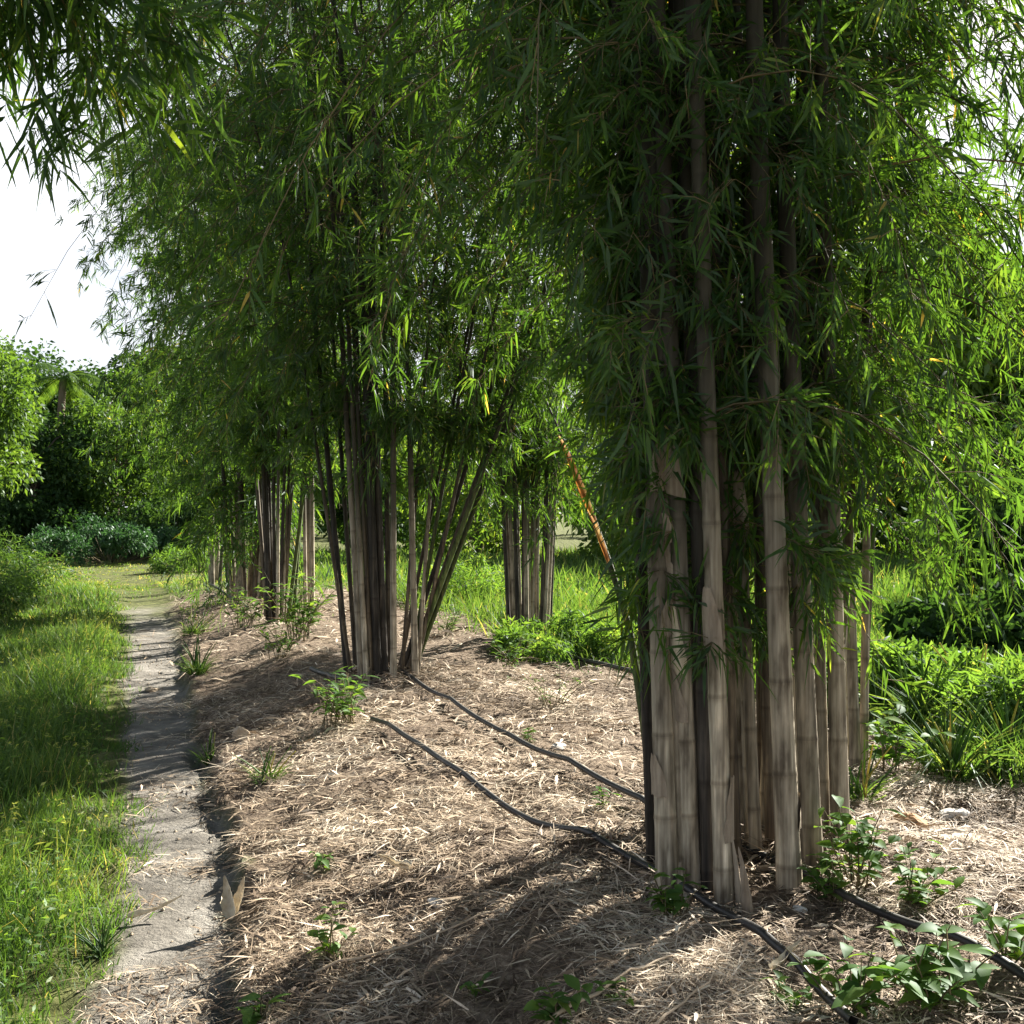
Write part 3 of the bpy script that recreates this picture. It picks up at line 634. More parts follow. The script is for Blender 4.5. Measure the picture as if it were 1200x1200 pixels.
def straw():
    rng = np.random.default_rng(41); acc = Acc()
    for (n, y0, y1, s) in ((115000, 2.6, 5.2, .8), (70000, 5.2, 9., 1.1), (36000, 9., 20, 1.9)):
        x, y = scatter(n * 2, -y1 * .5, y1 * .5 + .4, y0, y1, rng)
        P_, M_ = masks(x, y)
        dens = fbm(x * 2.3, y * 2.3, 55)
        p = M_ * (.28 + .72 * sstep(dens, .36, .54)) + P_ * .22 * sstep(dens, .42, .56)
        k = in_view(x, y) & (rng.random(len(x)) < p); x, y = x[k][:n], y[k][:n]; m = len(x)
        a = rng.uniform(0, 6.283, m); up = rng.normal(.03, .13, m)
        d = norm(np.c_[np.cos(a), np.sin(a), up])
        L = s * rng.uniform(.03, .10, m) * rng.choice([1, 1, 1, 2.2], m); W = s * rng.uniform(.0016, .0044, m)
        wide = rng.random(m) < .09; W[wide] = s * rng.uniform(.008, .016, wide.sum()); L[wide] = s * rng.uniform(.07, .14, wide.sum())
        base = np.c_[x, y, H(x, y) + rng.uniform(.002, .03, m) * s + .3 * L * np.abs(up)]
        tint = np.clip(rng.normal(.47, .27, m) + (fbm(x * 3, y * 3, 66) - .47) * 1.3, 0, 1)
        strips(base, d, rand_side(d, rng, 6.), L, W, rng.uniform(0, .35, m), [(0, .5), (.35, 1), (1, .15)], acc, tint)
    for (cx, cy, sp, n) in ((cA[0], cA[1], (.30, .17), 3000), (cB[0], cB[1], (.32, .2), 2600)):
        x = cx + rng.normal(0, sp[0], n); y = cy + rng.normal(0, sp[1], n); a = rng.uniform(0, 6.283, n); up = np.abs(rng.normal(.1, .35, n))
        d = norm(np.c_[np.cos(a), np.sin(a), up]); L = rng.uniform(.05, .2, n)
        strips(np.c_[x, y, H(x, y) + rng.uniform(0, .05, n)], d, rand_side(d, rng, 6.), L, rng.uniform(.002, .012, n), rng.uniform(0, .5, n), [(0, .5), (.35, 1), (1, .15)], acc, np.clip(rng.normal(.4, .25, n), 0, 1))
    tag(acc.build('straw_mulch', [M['straw']]), 'loose dry straw and fallen bamboo leaves strewn over the mulch bed', kind='stuff')
straw()

def pebbles():
    rng = np.random.default_rng(45); n0 = 60000
    x, y = scatter(n0, -4.6, .2, 2.8, 13, rng); P_, M_ = masks(x, y); e = np.abs(x - path_c(y)) / path_w(y)
    k = (P_ > .2) & (rng.random(n0) < .12 + .5 * sstep(e, .5, 1.1)) & in_view(x, y); x, y = x[k], y[k]; n = len(x)
    r = .0025 + .011 * rng.random(n) ** 4
    u = np.array([(1, 0, 0), (0, 1, 0), (-1, 0, 0), (0, -1, 0), (0, 0, .8), (0, 0, -.6)]); 
    V = u[None] * r[:, None, None] * rng.uniform(.55, 1.2, (n, 6, 1)); a = rng.uniform(0, 6.28, n); c, s_ = np.cos(a)[:, None], np.sin(a)[:, None]
    V = np.stack([V[..., 0] * c - V[..., 1] * s_, V[..., 0] * s_ + V[..., 1] * c, V[..., 2]], -1) + np.c_[x, y, H(x, y) + r * .3][:, None]
    t = np.array([(0, 1, 4), (1, 2, 4), (2, 3, 4), (3, 0, 4), (1, 0, 5), (2, 1, 5), (3, 2, 5), (0, 3, 5)])
    T = (t[None] + np.arange(n)[:, None, None] * 6).reshape(-1, 3)
    tag(new_mesh('pebbles', V.reshape(-1, 3), tris=T, mat=M['stone'], smooth=False), 'grit and crumbs of soil on the bare path', kind='stuff')
pebbles()

# ------------------------------------------------------------------ small plants on the mulch
def weed(px_, py_, h, spread, nst, nleaf, leaf, label, seed, mat='weed', group='weeds sprouting from the mulch', wide=.5, cat='weed', name='weed', grassy=False, loc=None):
    rng = np.random.default_rng(seed); b = loc or gp(px_, py_)
    root = empty(name, b, label, cat, group)
    sa = Acc(); la = Acc()
    a = rng.uniform(0, 6.283, nst); tilt = rng.uniform(.05, 1., nst) * spread
    hh = h * rng.uniform(.55, 1.05, nst)
    b0 = np.c_[rng.normal(0, spread * .12, (nst, 2)), np.full(nst, -.02)]
    tip = b0 + np.c_[np.cos(a) * tilt, np.sin(a) * tilt, hh + .02]
    K = 5; t = np.linspace(0, 1, K)
    P = b0[:, None] + (tip - b0)[:, None] * np.stack([t ** 1.4, t ** 1.4, t ** .9], -1)[None]
    tubes(P, np.broadcast_to(np.linspace(.0035, .0012, K) * (leaf / .06) ** .5, (nst, K)), sa, rng.random(nst), 4)
    if grassy:
        n = nst * nleaf; ii = np.repeat(np.arange(nst), nleaf)
        a = rng.uniform(0, 6.283, n); d = norm(np.c_[np.cos(a) * .6, np.sin(a) * .6, np.full(n, .8)])
        strips(b0[ii], d, rand_side(d, rng, .1), leaf * rng.uniform(.6, 1.3, n), np.full(n, leaf * .022), rng.uniform(.2, .9, n), BLADE, la, rng.uniform(.2, .9, n))
    else:
        n = nst * nleaf; ii = np.repeat(np.arange(nst), nleaf); f = rng.uniform(.25, 1.02, n)
        pos = np.stack([np.array([np.interp(ff, t, P[i, :, k]) for i, ff in zip(ii, f)]) for k in range(3)], -1)
        a = rng.uniform(0, 6.283, n); d = norm(np.c_[np.cos(a), np.sin(a), rng.uniform(-.1, .75, n)])
        sd = norm(np.cross(d, np.c_[rng.normal(0, .25, (n, 2)), np.ones(n)]))
        L = leaf * rng.uniform(.55, 1.25, n)
        strips(pos, d, sd, L, L * wide * rng.uniform(.85, 1.15, n), rng.uniform(.1, .5, n), BROAD, la, np.clip(np.repeat(rng.normal(.45, .15, nst), nleaf) + rng.normal(0, .15, n), 0, 1), fold=.25)
    sa.build('stem', [M['grass' if grassy else 'twig']], root); la.build('foliage', [M[mat]], root)
    return root

weed(785, 1078, .17, .10, 9, 7, .06, 'small dense leafy seedling at the front foot of the nearest clump', 201)
weed(1005, 1045, .30, .16, 12, 8, .075, 'tall bright leafy weed at the right foot of the nearest clump', 202)
weed(1065, 1065, .20, .2, 10, 7, .07, 'spreading pale green weed over the right hand black pipe', 203)
weed(1090, 1190, .20, .22, 14, 7, .085, 'large leaved plant in shade over the pipe at the bottom right', 204)
weed(1000, 1195, .18, .14, 9, 6, .08, 'shaded leafy plant between the two pipes at the bottom edge', 205)
weed(1185, 1135, .16, .12, 7, 6, .075, 'leafy weed beyond the pipe at the right edge', 206)
weed(925, 1180, .07, .07, 6, 5, .045, 'low leafy seedling touching the front pipe', 207)
weed(385, 1125, .16, .08, 6, 6, .055, 'upright leafy weed in the mulch near the path edge', 208)
weed(555, 1170, .06, .04, 4, 4, .04, 'tiny seedling in the dark shade on the mulch', 209)
weed(660, 1198, .09, .08, 7, 5, .06, 'broad leaved seedling at the bottom edge of the mulch', 210)
weed(730, 1185, .06, .06, 5, 4, .045, 'tiny pale seedling right of the one at the bottom edge', 211)
weed(400, 850, .34, .38, 26, 8, .085, 'bushy green weed at the start of the front black pipe', 212, wide=.35)
weed(380, 1018, .07, .05, 5, 4, .05, 'small sunlit seedling on the open mulch', 213)
weed(598, 785, .30, .3, 16, 7, .08, 'green weed in front of the tight pale clump', 214, wide=.35)
weed(645, 830, .30, .35, 12, 6, .06, 'wispy weed on the mulch between the pipe and the tight pale clump', 215, wide=.2)
weed(705, 948, .10, .05, 5, 5, .045, 'little bright seedling beside the rear black pipe', 216)
weed(620, 870, .08, .06, 5, 4, .045, 'small seedling where the rear pipe turns', 217)
weed(232, 790, .35, .2, 14, 14, .32, 'grass tuft at the right edge of the path', 218, mat='grass', grassy=True, name='grass_tuft', cat='grass tuft')
weed(245, 895, .2, .1, 8, 12, .2, 'small grass tuft on the step beside the path', 219, mat='grass', grassy=True, name='grass_tuft', cat='grass tuft')
weed(310, 915, .2, .2, 10, 12, .2, 'thin grass tuft on the slope right of the path', 220, mat='grass', grassy=True, name='grass_tuft', cat='grass tuft')
weed(350, 750, .7, .5, 24, 10, .16, 'yellow green weed patch at the foot of the third clump', 221, wide=.25)
weed(1105, 905, .3, .2, 9, 9, .3, 'grass tuft on the sunny mulch by the right edge', 222, mat='grass', grassy=True, name='grass_tuft', cat='grass tuft')
weed(1040, 905, .35, .25, 12, 8, .09, 'leafy weed beside the rear hose right of the clump', 223)
weed(305, 1198, .08, .06, 5, 5, .06, 'small green seedling at the bottom of the path', 224)
weed(118, 1120, .12, .12, 14, 9, .13, 'straggling grass tuft over the left edge of the path', 225, mat='grass', grassy=True, name='grass_tuft', cat='grass tuft')
weed(1010, 940, .3, .2, 10, 12, .26, 'grass tuft behind the rightmost pale culm', 226, mat='grass', grassy=True, name='grass_tuft', cat='grass tuft')

weed(1120, 915, .4, .3, 16, 9, .55, 'long bladed arching grass tuft by the right hand pipe', 227, mat='grass', grassy=True, name='grass_tuft', cat='grass tuft')
weed(1180, 905, .4, .3, 16, 9, .55, 'long bladed grass tuft at the right edge of the picture', 228, mat='grass', grassy=True, name='grass_tuft', cat='grass tuft')
weed(1085, 860, .5, .4, 20, 9, .6, 'long bladed grass in front of the leafy green bush', 234, mat='grass', grassy=True, name='grass_tuft', cat='grass tuft')
weed(1150, 850, .5, .4, 20, 9, .65, 'tall arching grass between the leafy bush and the right edge', 235, mat='grass', grassy=True, name='grass_tuft', cat='grass tuft')
weed(285, 735, .5, .5, 22, 9, .12, 'low green weed patch between the path and the third clump', 229, wide=.22)
weed(225, 745, .3, .4, 22, 14, .3, 'wide grass tuft at the path edge where the path bends away', 230, mat='grass', grassy=True, name='grass_tuft', cat='grass tuft')
weed(330, 770, .35, .45, 18, 9, .10, 'green weeds left of the second clump on the slope', 231, wide=.22)
weed(975, 1060, .16, .1, 9, 6, .06, 'bright seedling between the pale culms and the right hand pipe', 232)
weed(525, 745, .3, .3, 16, 9, .08, 'bright weed on the mulch edge just right of the second clump', 233, wide=.25)

# ------------------------------------------------------------------ bushes and trees
def crown_leaves(rng, blobs, per, leaf, acc, flat=.7, wide=.55):
    for (c, r) in blobs:
        u = norm(rng.normal(size=(per, 3))); u[:, 2] *= .9
        p = np.asarray(c) + u * (r * rng.uniform(.35, 1.08, per) ** .7)[:, None]
        d = norm(u * .8 + rng.normal(0, .7, (per, 3)) + np.array([0, 0, -.25]))
        L = leaf * rng.uniform(.6, 1.35, per)
        strips(p, d, rand_side(d, rng, 1.), L, L * wide, rng.uniform(0, .4, per), BROAD_LO, acc, np.clip(rng.normal(.45, .12) + rng.normal(0, .17, per), 0, 1))

def bush(x, y, w, h, leaf, label, seed, mat='weed', nb=26, per=260, group='bushes and undergrowth round the clearing', wide=.45):
    rng = np.random.default_rng(seed); z = float(H(x, y)); root = empty('bush', (x, y, z), label, 'bush', group)
    sa = Acc(); la = Acc(); blobs = []
    for i in range(nb):
        a = rng.uniform(0, 6.283); q = rng.random() ** .5
        c = np.array([math.cos(a) * q * w, math.sin(a) * q * w, h * rng.uniform(.25, .9) * (1 - .45 * q * q)])
        blobs.append((c, rng.uniform(.16, .3) * min(w, h) + .05))
    P = np.stack([np.linspace((c[0] * .25, c[1] * .25, -.05), c, 5) for c, _ in blobs])
    tubes(P, np.broadcast_to(np.linspace(.02, .004, 5), (nb, 5)), sa, rng.random(nb), 4)
    crown_leaves(rng, blobs, per, leaf, la, wide=wide)
    sa.build('stem', [M['twig']], root); la.build('foliage', [M[mat]], root); return root

def tree(x, y, h, w, leaf, label, seed, mat='tree', nb=46, per=230, lowest=.25, group='trees beyond the clearing'):
    rng = np.random.default_rng(seed); z = float(H(x, y)); root = empty('tree', (x, y, z), label, 'tree', group)
    sa = Acc(); la = Acc(); blobs = []
    for i in range(nb):
        a = rng.uniform(0, 6.283); v = rng.uniform(0, 1); q = math.sqrt(max(0, 1 - (v * 1.6 - .75) ** 2 * .9)) * rng.uniform(.35, 1)
        c = np.array([math.cos(a) * q * w, math.sin(a) * q * w, h * (lowest + (1 - lowest) * v * .93)])
        blobs.append((c, rng.uniform(.22, .36) * w))
    tr = np.array([(0, 0, -.2), (.05, .02, h * .2), (-.05, .08, h * .45), (.08, 0, h * .75)])
    tubes(tr[None], np.array([[.045, .036, .024, .008]]) * h * .7, sa, np.array([.5]), 10)
    nlim = 16; P = []
    for c, _ in blobs[:nlim]:
        s = np.array([0, 0, h * min(.65, max(.12, c[2] / h - .2))]); mid = (s + c) / 2 + np.array([0, 0, .05 * h])
        P.append([s, mid, c])
    tubes(np.array(P), np.broadcast_to(np.array([.016, .009, .003]) * h * .6, (nlim, 3)), sa, rng.random(nlim), 6)
    crown_leaves(rng, blobs, per, leaf, la)
    sa.build('trunk', [M['bark']], root); la.build('crown', [M[mat]], root); return root

def at(px_, Y): return (px_ - 600) / FPX * Y
# left background, seen past the end of the path
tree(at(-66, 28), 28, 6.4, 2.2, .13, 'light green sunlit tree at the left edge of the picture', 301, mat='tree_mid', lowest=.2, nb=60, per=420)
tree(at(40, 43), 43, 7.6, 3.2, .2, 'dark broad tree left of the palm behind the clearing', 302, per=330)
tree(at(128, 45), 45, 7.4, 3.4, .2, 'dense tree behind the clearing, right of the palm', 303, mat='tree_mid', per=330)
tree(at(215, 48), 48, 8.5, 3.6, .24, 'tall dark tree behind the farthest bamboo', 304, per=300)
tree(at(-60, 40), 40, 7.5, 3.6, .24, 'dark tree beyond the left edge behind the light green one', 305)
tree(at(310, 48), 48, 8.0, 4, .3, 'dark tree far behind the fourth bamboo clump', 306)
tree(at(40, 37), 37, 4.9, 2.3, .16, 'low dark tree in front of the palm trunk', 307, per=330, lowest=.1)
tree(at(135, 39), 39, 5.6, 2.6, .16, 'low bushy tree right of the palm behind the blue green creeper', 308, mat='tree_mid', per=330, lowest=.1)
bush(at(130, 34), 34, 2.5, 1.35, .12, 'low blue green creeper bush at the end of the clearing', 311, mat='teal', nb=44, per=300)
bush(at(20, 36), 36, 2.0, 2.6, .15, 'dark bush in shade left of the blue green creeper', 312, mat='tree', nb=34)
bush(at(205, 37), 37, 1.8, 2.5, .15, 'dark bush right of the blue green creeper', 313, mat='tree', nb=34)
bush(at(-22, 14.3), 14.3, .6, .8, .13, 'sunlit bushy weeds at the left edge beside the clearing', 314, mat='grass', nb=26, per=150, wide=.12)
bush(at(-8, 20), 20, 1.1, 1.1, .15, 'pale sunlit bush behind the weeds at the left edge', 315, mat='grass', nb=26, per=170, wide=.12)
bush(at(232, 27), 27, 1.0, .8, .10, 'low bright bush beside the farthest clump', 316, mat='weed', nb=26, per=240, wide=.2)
# behind the rows, right of centre
bush(at(690, 10.4), 10.4, .85, .36, .07, 'bright green ferny bush between the two largest clumps', 321, nb=44, per=300, wide=.25)
bush(at(775, 10.6), 10.6, .8, .4, .07, 'bright green bush just behind the leaning orange sheathed culm', 326, nb=38, per=300, wide=.25)
bush(at(555, 16), 16, .9, .7, .08, 'green bush left of the tight pale clump', 322, nb=30, per=260, wide=.2)
bush(at(1085, 7.0), 7.0, .6, .45, .075, 'leafy green bush right of the nearest clump', 323, nb=44, per=240)
bush(at(1185, 6.3), 6.3, .5, .42, .14, 'grassy green bush at the right edge', 324, nb=34, per=240, wide=.1, mat='weed')
bush(at(1175, 10.5), 10.5, 1.0, .8, .12, 'dark bush in shade at the right edge behind the leafy bushes', 325, mat='tree', nb=40, per=260)
G2 = 'sunlit trees far behind the bamboo'
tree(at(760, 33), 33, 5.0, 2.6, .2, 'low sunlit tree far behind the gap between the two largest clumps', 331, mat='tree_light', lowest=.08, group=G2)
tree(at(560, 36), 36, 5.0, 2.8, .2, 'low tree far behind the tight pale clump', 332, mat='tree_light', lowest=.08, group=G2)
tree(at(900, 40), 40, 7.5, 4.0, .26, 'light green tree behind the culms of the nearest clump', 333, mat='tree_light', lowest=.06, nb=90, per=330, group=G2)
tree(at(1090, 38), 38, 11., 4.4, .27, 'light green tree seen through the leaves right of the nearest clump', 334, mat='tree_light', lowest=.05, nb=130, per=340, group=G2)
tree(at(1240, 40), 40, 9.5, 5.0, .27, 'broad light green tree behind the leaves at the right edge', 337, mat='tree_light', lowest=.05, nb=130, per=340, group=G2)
tree(at(1230, 17), 17, 3.0, 1.8, .15, 'low dark tree in the shade beyond the right edge', 335, mat='tree', lowest=.05, per=300)
tree(at(430, 42), 42, 6, 3.4, .26, 'tree far behind the second bamboo clump', 336, mat='tree', lowest=.1)

def far_wood():
    rng = np.random.default_rng(371); la = Acc(); blobs = []
    for i in range(260):
        x = rng.uniform(-45, 60); y = rng.uniform(62, 78); h = 5 + 4 * float(fbm(x * .15, 3., 5)) 
        blobs.append((np.array([x, y, rng.uniform(.1, 1) * h]), rng.uniform(.9, 1.8)))
    crown_leaves(rng, blobs, 170, .42, la)
    tag(la.build('far_woods', [M['tree_mid']]), 'distant wood closing the view behind the field', kind='stuff')
far_wood()

def palm(x, y, h, label, seed):
    rng = np.random.default_rng(seed); z = float(H(x, y)); root = empty('palm_tree', (x, y, z), label, 'palm')
    sa = Acc(); t = np.linspace(0, 1, 9)
    tubes(np.stack([.25 * t ** 2, 0 * t, h * t - .1], -1)[None], (.17 - .05 * t)[None], sa, np.array([.4]), 10)
    sa.build('trunk', [M['bark']], root)
    for i in range(17):
        a = i / 17 * 6.283 * 2.4; el = rng.uniform(-.3, 1.1); L = rng.uniform(1.5, 2.1); fa = Acc()
        t = np.linspace(0, 1, 9)
        mid = np.array([.25, 0, h - .1]) + np.outer(t * L * math.cos(el), [math.cos(a), math.sin(a), 0]) + np.outer(t * L * math.sin(el) - .9 * t ** 2 * L * .7, [0, 0, 1])
        tubes(mid[None], np.linspace(.025, .006, 9)[None], fa, np.array([.5]), 4)
        s = np.repeat(np.linspace(.15, 1, 26), 2); sg = np.tile([1., -1.], 26)
        b = np.stack([np.interp(s, t, mid[:, k]) for k in range(3)], -1)
        tg = norm(np.stack([np.interp(s, t, np.gradient(mid[:, k])) for k in range(3)], -1))
        lat = np.array([-math.sin(a), math.cos(a), 0])
        d = norm(tg * .6 + lat * sg[:, None] + np.array([0, 0, -.3])); n = len(s)
        strips(b, d, norm(np.cross(d, np.array([0, 0, 1.]) + rng.normal(0, .1, (n, 3)))), .5 * np.sin(np.clip(s, .2, .98) * np.pi) ** .5, np.full(n, .04), np.full(n, .35), BLADE, fa, rng.uniform(.3, .8, n))
        fa.build('frond', [M['tree_mid']], root)
palm(at(66, 39), 39, 6.4, 'palm tree with ragged fronds in front of the dark trees at left', 341)

# ------------------------------------------------------------------ pipes, stones, litter
def pipe(pts, label, r=.0138, dz=None, name='irrigation_pipe'):
    W = np.array([gp(*p) for p in pts]); k = np.arange(len(W)); tq = np.linspace(0, len(W) - 1, len(W) * 14)
    P = np.stack([np.interp(tq, k, W[:, c]) for c in range(3)], -1)
    for _ in range(1200):
        P[1:-1, :2] = (P[:-2, :2] + 2 * P[1:-1, :2] + P[2:, :2]) / 4
    z = H(P[:, 0], P[:, 1])
    for _ in range(90): z[1:-1] = np.maximum(z[1:-1], (z[:-2] + 2 * z[1:-1] + z[2:]) / 4)
    P[:, 2] = z + r + .02 + .012 * fbm(P[:, 0] * 2, P[:, 1] * 2, 4)
    c = P.mean(0); a = Acc(); tubes((P - c)[None], np.full((1, len(P)), r), a, np.array([.5]), 10)
    o = a.build(name, [M['hose']]); o.location = c
    return tag(o, label, 'pipe', 'black irrigation pipes on the mulch')
pipe([(436, 850), (470, 872), (505, 902), (560, 940), (625, 975), (690, 1005), (750, 1027), (800, 1046), (840, 1066), (880, 1100), (925, 1142), (960, 1172), (1000, 1215)], 'black pipe nearest the camera, running under the front of the nearest clump')
pipe([(470, 792), (500, 822), (540, 842), (590, 862), (640, 902), (700, 938), (760, 968), (840, 992), (930, 1028), (1010, 1066), (1070, 1100), (1130, 1135), (1210, 1172)], 'black pipe running behind the nearest clump and out to the lower right corner')
pipe([(1045, 876), (1075, 890), (1110, 902), (1160, 910), (1215, 912)], 'black pipe at the edge of the undergrowth on the right', r=.016)
pipe([(598, 752), (640, 765), (690, 780), (745, 797)], 'dark pipe running right from the foot of the tight pale clump', r=.018)
pipe([(365, 790), (385, 798), (403, 803)], 'short dark pipe end left of the second clump', r=.02)
pipe([(245, 688), (262, 706), (290, 716)], 'thin dark pipe beside the farthest clumps', r=.02)

def stone(px_, py_, sx, sy, sz, mat, label, seed, cat='stone', name='stone'):
    rng = np.random.default_rng(seed); b = gp(px_, py_)
    n1, n2 = 14, 18
    th = np.linspace(0, np.pi, n1); ph = np.arange(n2) / n2 * 2 * np.pi
    u = np.stack([np.sin(th)[:, None] * np.cos(ph), np.sin(th)[:, None] * np.sin(ph), np.broadcast_to(np.cos(th)[:, None], (n1, n2))], -1)
    dirs = norm(rng.normal(size=(12, 3))); cut = rng.uniform(.62, .95, 12)
    s = np.min(np.where(u @ dirs.T > .05, cut / np.maximum(u @ dirs.T, .05), 9), axis=-1); r = np.minimum(s, 1.)
    r = r * (1 + .03 * rng.normal(size=r.shape)); r[0] = r[0].mean(); r[-1] = r[-1].mean()
    V = u * r[..., None] * np.array([sx, sy, sz]) + np.array([0, 0, sz * .35])
    bb = np.arange(n1 - 1)[:, None] * n2; j = np.arange(n2)[None]; j2 = (j + 1) % n2
    o = new_mesh(name, V.reshape(-1, 3), quads=np.stack([bb + j, bb + n2 + j, bb + n2 + j2, bb + j2], -1).reshape(-1, 4), mat=M[mat], smooth=False)
    o.location = b; o.rotation_euler.z = rng.uniform(0, 3)
    return tag(o, label, cat, 'stones on the mulch')
stone(1064, 972, .085, .06, .05, 'stone_rust', 'rusty brown stone in the sun right of the clump', 401)
stone(1118, 958, .08, .06, .03, 'stone_white', 'flat pale stone behind the rusty one on the right', 402)
stone(938, 1070, .032, .022, .014, 'stone_white', 'small white chip in front of the pale culms', 403)
stone(283, 866, .06, .045, .06, 'stone', 'tan stone on the step beside the path', 404)
stone(556, 890, .04, .03, .02, 'stone_white', 'small white stone between the two pipes', 405)
stone(655, 878, .06, .04, .025, 'stone_white', 'white stone beyond the rear pipe', 406)
stone(355, 842, .05, .04, .03, 'stone', 'small grey stone near the bushy weed', 407)
stone(513, 1062, .045, .035, .02, 'stone_white', 'white chalky stone in the middle of the sunlit mulch', 408)
stone(178, 810, .09, .06, .03, 'stone', 'flat stone lying on the path', 409)

def dry_sheath(px_, py_, L, W, rz, lift, label, seed):
    rng = np.random.default_rng(seed); b = gp(px_, py_)
    K, J = 14, 7; t = np.linspace(0, 1, K); u = np.linspace(-1, 1, J)
    w = W * (1 - t) ** .75 * (.55 + .45 * np.minimum(t / .2, 1)) * (1 + .08 * np.sin(t * 31 + seed)) + .001
    X = np.broadcast_to((L * t)[:, None], (K, J)); Y = w[:, None] * u[None] * .5
    Z = np.abs(u[None]) ** 1.3 * w[:, None] * (.75 + .2 * np.sin(t * 9 + seed))[:, None] + (L * .25 * t ** 2)[:, None] + rng.normal(0, .001, (K, J)) + .012
    top = np.stack([X, Y, Z], -1); bot = top - np.array([0, 0, .0018])
    V = np.concatenate([top.reshape(-1, 3), bot.reshape(-1, 3)]); n = K * J
    bb = np.arange(K - 1)[:, None] * J + np.arange(J - 1)[None]
    q = np.stack([bb, bb + 1, bb + J + 1, bb + J], -1).reshape(-1, 4)
    e = []
    for k in range(K - 1):
        for j in (0, J - 1): e.append((k * J + j, (k + 1) * J + j, n + (k + 1) * J + j, n + k * J + j))
    o = new_mesh('dry_sheath', V, quads=np.concatenate([q, q[:, ::-1] + n, np.array(e)]), mat=M['sheath'])
    o.location = (b[0], b[1], b[2] + (.04 if lift > .5 else .012)); o.rotation_euler = (rng.normal(0, .15), -lift, rz)
    return tag(o, label, 'dry leaf', 'fallen sheaths on the ground')
dry_sheath(272, 1092, .16, .06, math.radians(112), .75, 'large curled cream sheath standing at the edge of the path', 501)
dry_sheath(276, 1086, .13, .05, math.radians(75), .85, 'second cream sheath leaning against the large curled one', 502)
dry_sheath(150, 1085, .2, .03, math.radians(20), .05, 'long pale sheath lying at the left edge of the path', 503)
dry_sheath(480, 1030, .14, .045, math.radians(160), .1, 'cream sheath lying on the sunlit mulch', 504)
dry_sheath(905, 1150, .16, .03, math.radians(40), .1, 'pale sheath beside the front pipe', 505)

def stick(px_, py_, L, rz, r, label, seed):
    rng = np.random.default_rng(seed); b = gp(px_, py_); t = np.linspace(-.5, .5, 9)
    P = np.stack([t * L * math.cos(rz), t * L * math.sin(rz), 0 * t], -1); P[:, :2] += rng.normal(0, L * .012, (9, 2))
    P[:, 2] = H(P[:, 0] + b[0], P[:, 1] + b[1]) - b[2] + .025 + r
    a = Acc(); tubes(P[None], np.linspace(r, r * .5, 9)[None], a, np.array([.6]), 6)
    o = a.build('fallen_twig', [M['straw']]); o.location = b
    return tag(o, label, 'twig', 'fallen twigs on the mulch')
stick(715, 1165, .55, .75, .006, 'long pale twig in the shade in front of the nearest clump', 511)
stick(480, 1120, .6, .25, .005, 'straw coloured twig along the shadow edge', 512)
stick(800, 1190, .35, .9, .005, 'short twig in the dark shade below the nearest clump', 513)
stick(330, 985, .4, 2.6, .005, 'twig on the slope right of the path', 514)
stick(670, 852, .7, .2, .008, 'dark stick on the mulch behind the rear pipe', 515)

# ------------------------------------------------------------------ camera, light, sky
cam = bpy.data.cameras.new('camera'); co = bpy.data.objects.new('camera', cam); COL.objects.link(co)
cam.sensor_width = 36; cam.lens = 36 * FPX / 1200; cam.clip_end = 3000; cam.clip_start = .05
co.location = (0, 0, CAMZ); co.rotation_euler = (math.radians(90), 0, 0)
SC.camera = co

sd = Vector((math.sin(SUN_AZ) * math.cos(SUN_EL), math.cos(SUN_AZ) * math.cos(SUN_EL), math.sin(SUN_EL)))
sl = bpy.data.lights.new('sun', 'SUN'); sl.energy = 5; sl.angle = math.radians(.53); sl.color = (1, .94, .83)
so_ = bpy.data.objects.new('sun', sl); COL.objects.link(so_); so_.rotation_euler = sd.to_track_quat('Z', 'Y').to_euler()
so_.location = (20, 20, 30)

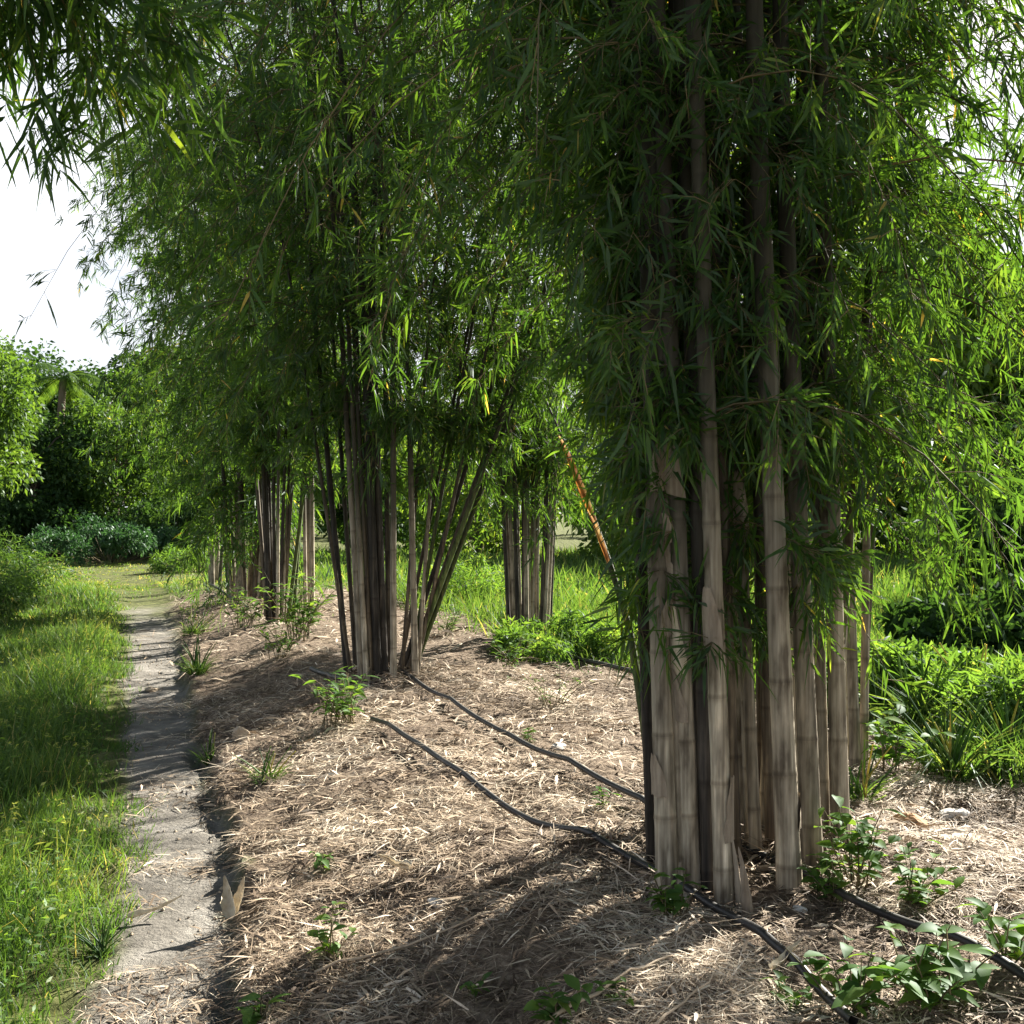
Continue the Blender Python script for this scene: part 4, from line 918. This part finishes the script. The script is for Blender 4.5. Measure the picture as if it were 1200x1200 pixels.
w = bpy.data.worlds.new('World'); SC.world = w; w.use_nodes = True
nt = w.node_tree; bg = nt.nodes['Background']
sky = nt.nodes.new('ShaderNodeTexSky'); sky.sky_type = 'NISHITA'; sky.sun_disc = False
sky.sun_elevation = SUN_EL; sky.sun_rotation = SUN_AZ; sky.air_density = 1.0; sky.dust_density = 2.0; sky.ozone_density = 1.0
tc = nt.nodes.new('ShaderNodeTexCoord'); cn = nt.nodes.new('ShaderNodeTexNoise'); cn.inputs['Scale'].default_value = 2.2; cn.inputs['Detail'].default_value = 7; cn.inputs['Roughness'].default_value = .55
cm = nt.nodes.new('ShaderNodeMapping'); cm.inputs['Scale'].default_value = (1, 1, 2.2); cm.inputs['Location'].default_value = (.35, .2, .1)
nt.links.new(tc.outputs['Generated'], cm.inputs[0]); nt.links.new(cm.outputs[0], cn.inputs['Vector'])
cr = nt.nodes.new('ShaderNodeValToRGB'); cr.color_ramp.elements[0].position = .30; cr.color_ramp.elements[1].position = .50; nt.links.new(cn.outputs['Fac'], cr.inputs[0])
mx = nt.nodes.new('ShaderNodeMix'); mx.data_type = 'RGBA'; sx = nt.nodes.new('ShaderNodeSeparateXYZ'); nt.links.new(tc.outputs['Generated'], sx.inputs[0])
er_ = nt.nodes.new('ShaderNodeMapRange'); er_.inputs[1].default_value = .30; er_.inputs[2].default_value = .55; er_.inputs[3].default_value = 1; er_.inputs[4].default_value = 0; nt.links.new(sx.outputs['Z'], er_.inputs[0])
cmul = nt.nodes.new('ShaderNodeMath'); cmul.operation = 'MULTIPLY'; nt.links.new(cr.outputs[0], cmul.inputs[0]); nt.links.new(er_.outputs[0], cmul.inputs[1])
nt.links.new(cmul.outputs[0], mx.inputs[0]); nt.links.new(sky.outputs[0], mx.inputs[6]); mx.inputs[7].default_value = (10.5, 10.8, 11.4, 1)   # sunlit cloud
nt.links.new(mx.outputs[2], bg.inputs[0]); bg.inputs[1].default_value = .03

SC.view_settings.view_transform = 'Standard'; SC.view_settings.look = 'None'
SC.view_settings.exposure = 2.15; SC.view_settings.gamma = 1
SC.render.engine = 'CYCLES'
cy = SC.cycles
cy.max_bounces = 6; cy.diffuse_bounces = 3; cy.glossy_bounces = 2; cy.transmission_bounces = 4; cy.transparent_max_bounces = 4
cy.use_denoising = True; cy.caustics_reflective = False; cy.caustics_refractive = False
cy.sample_clamp_indirect = 6
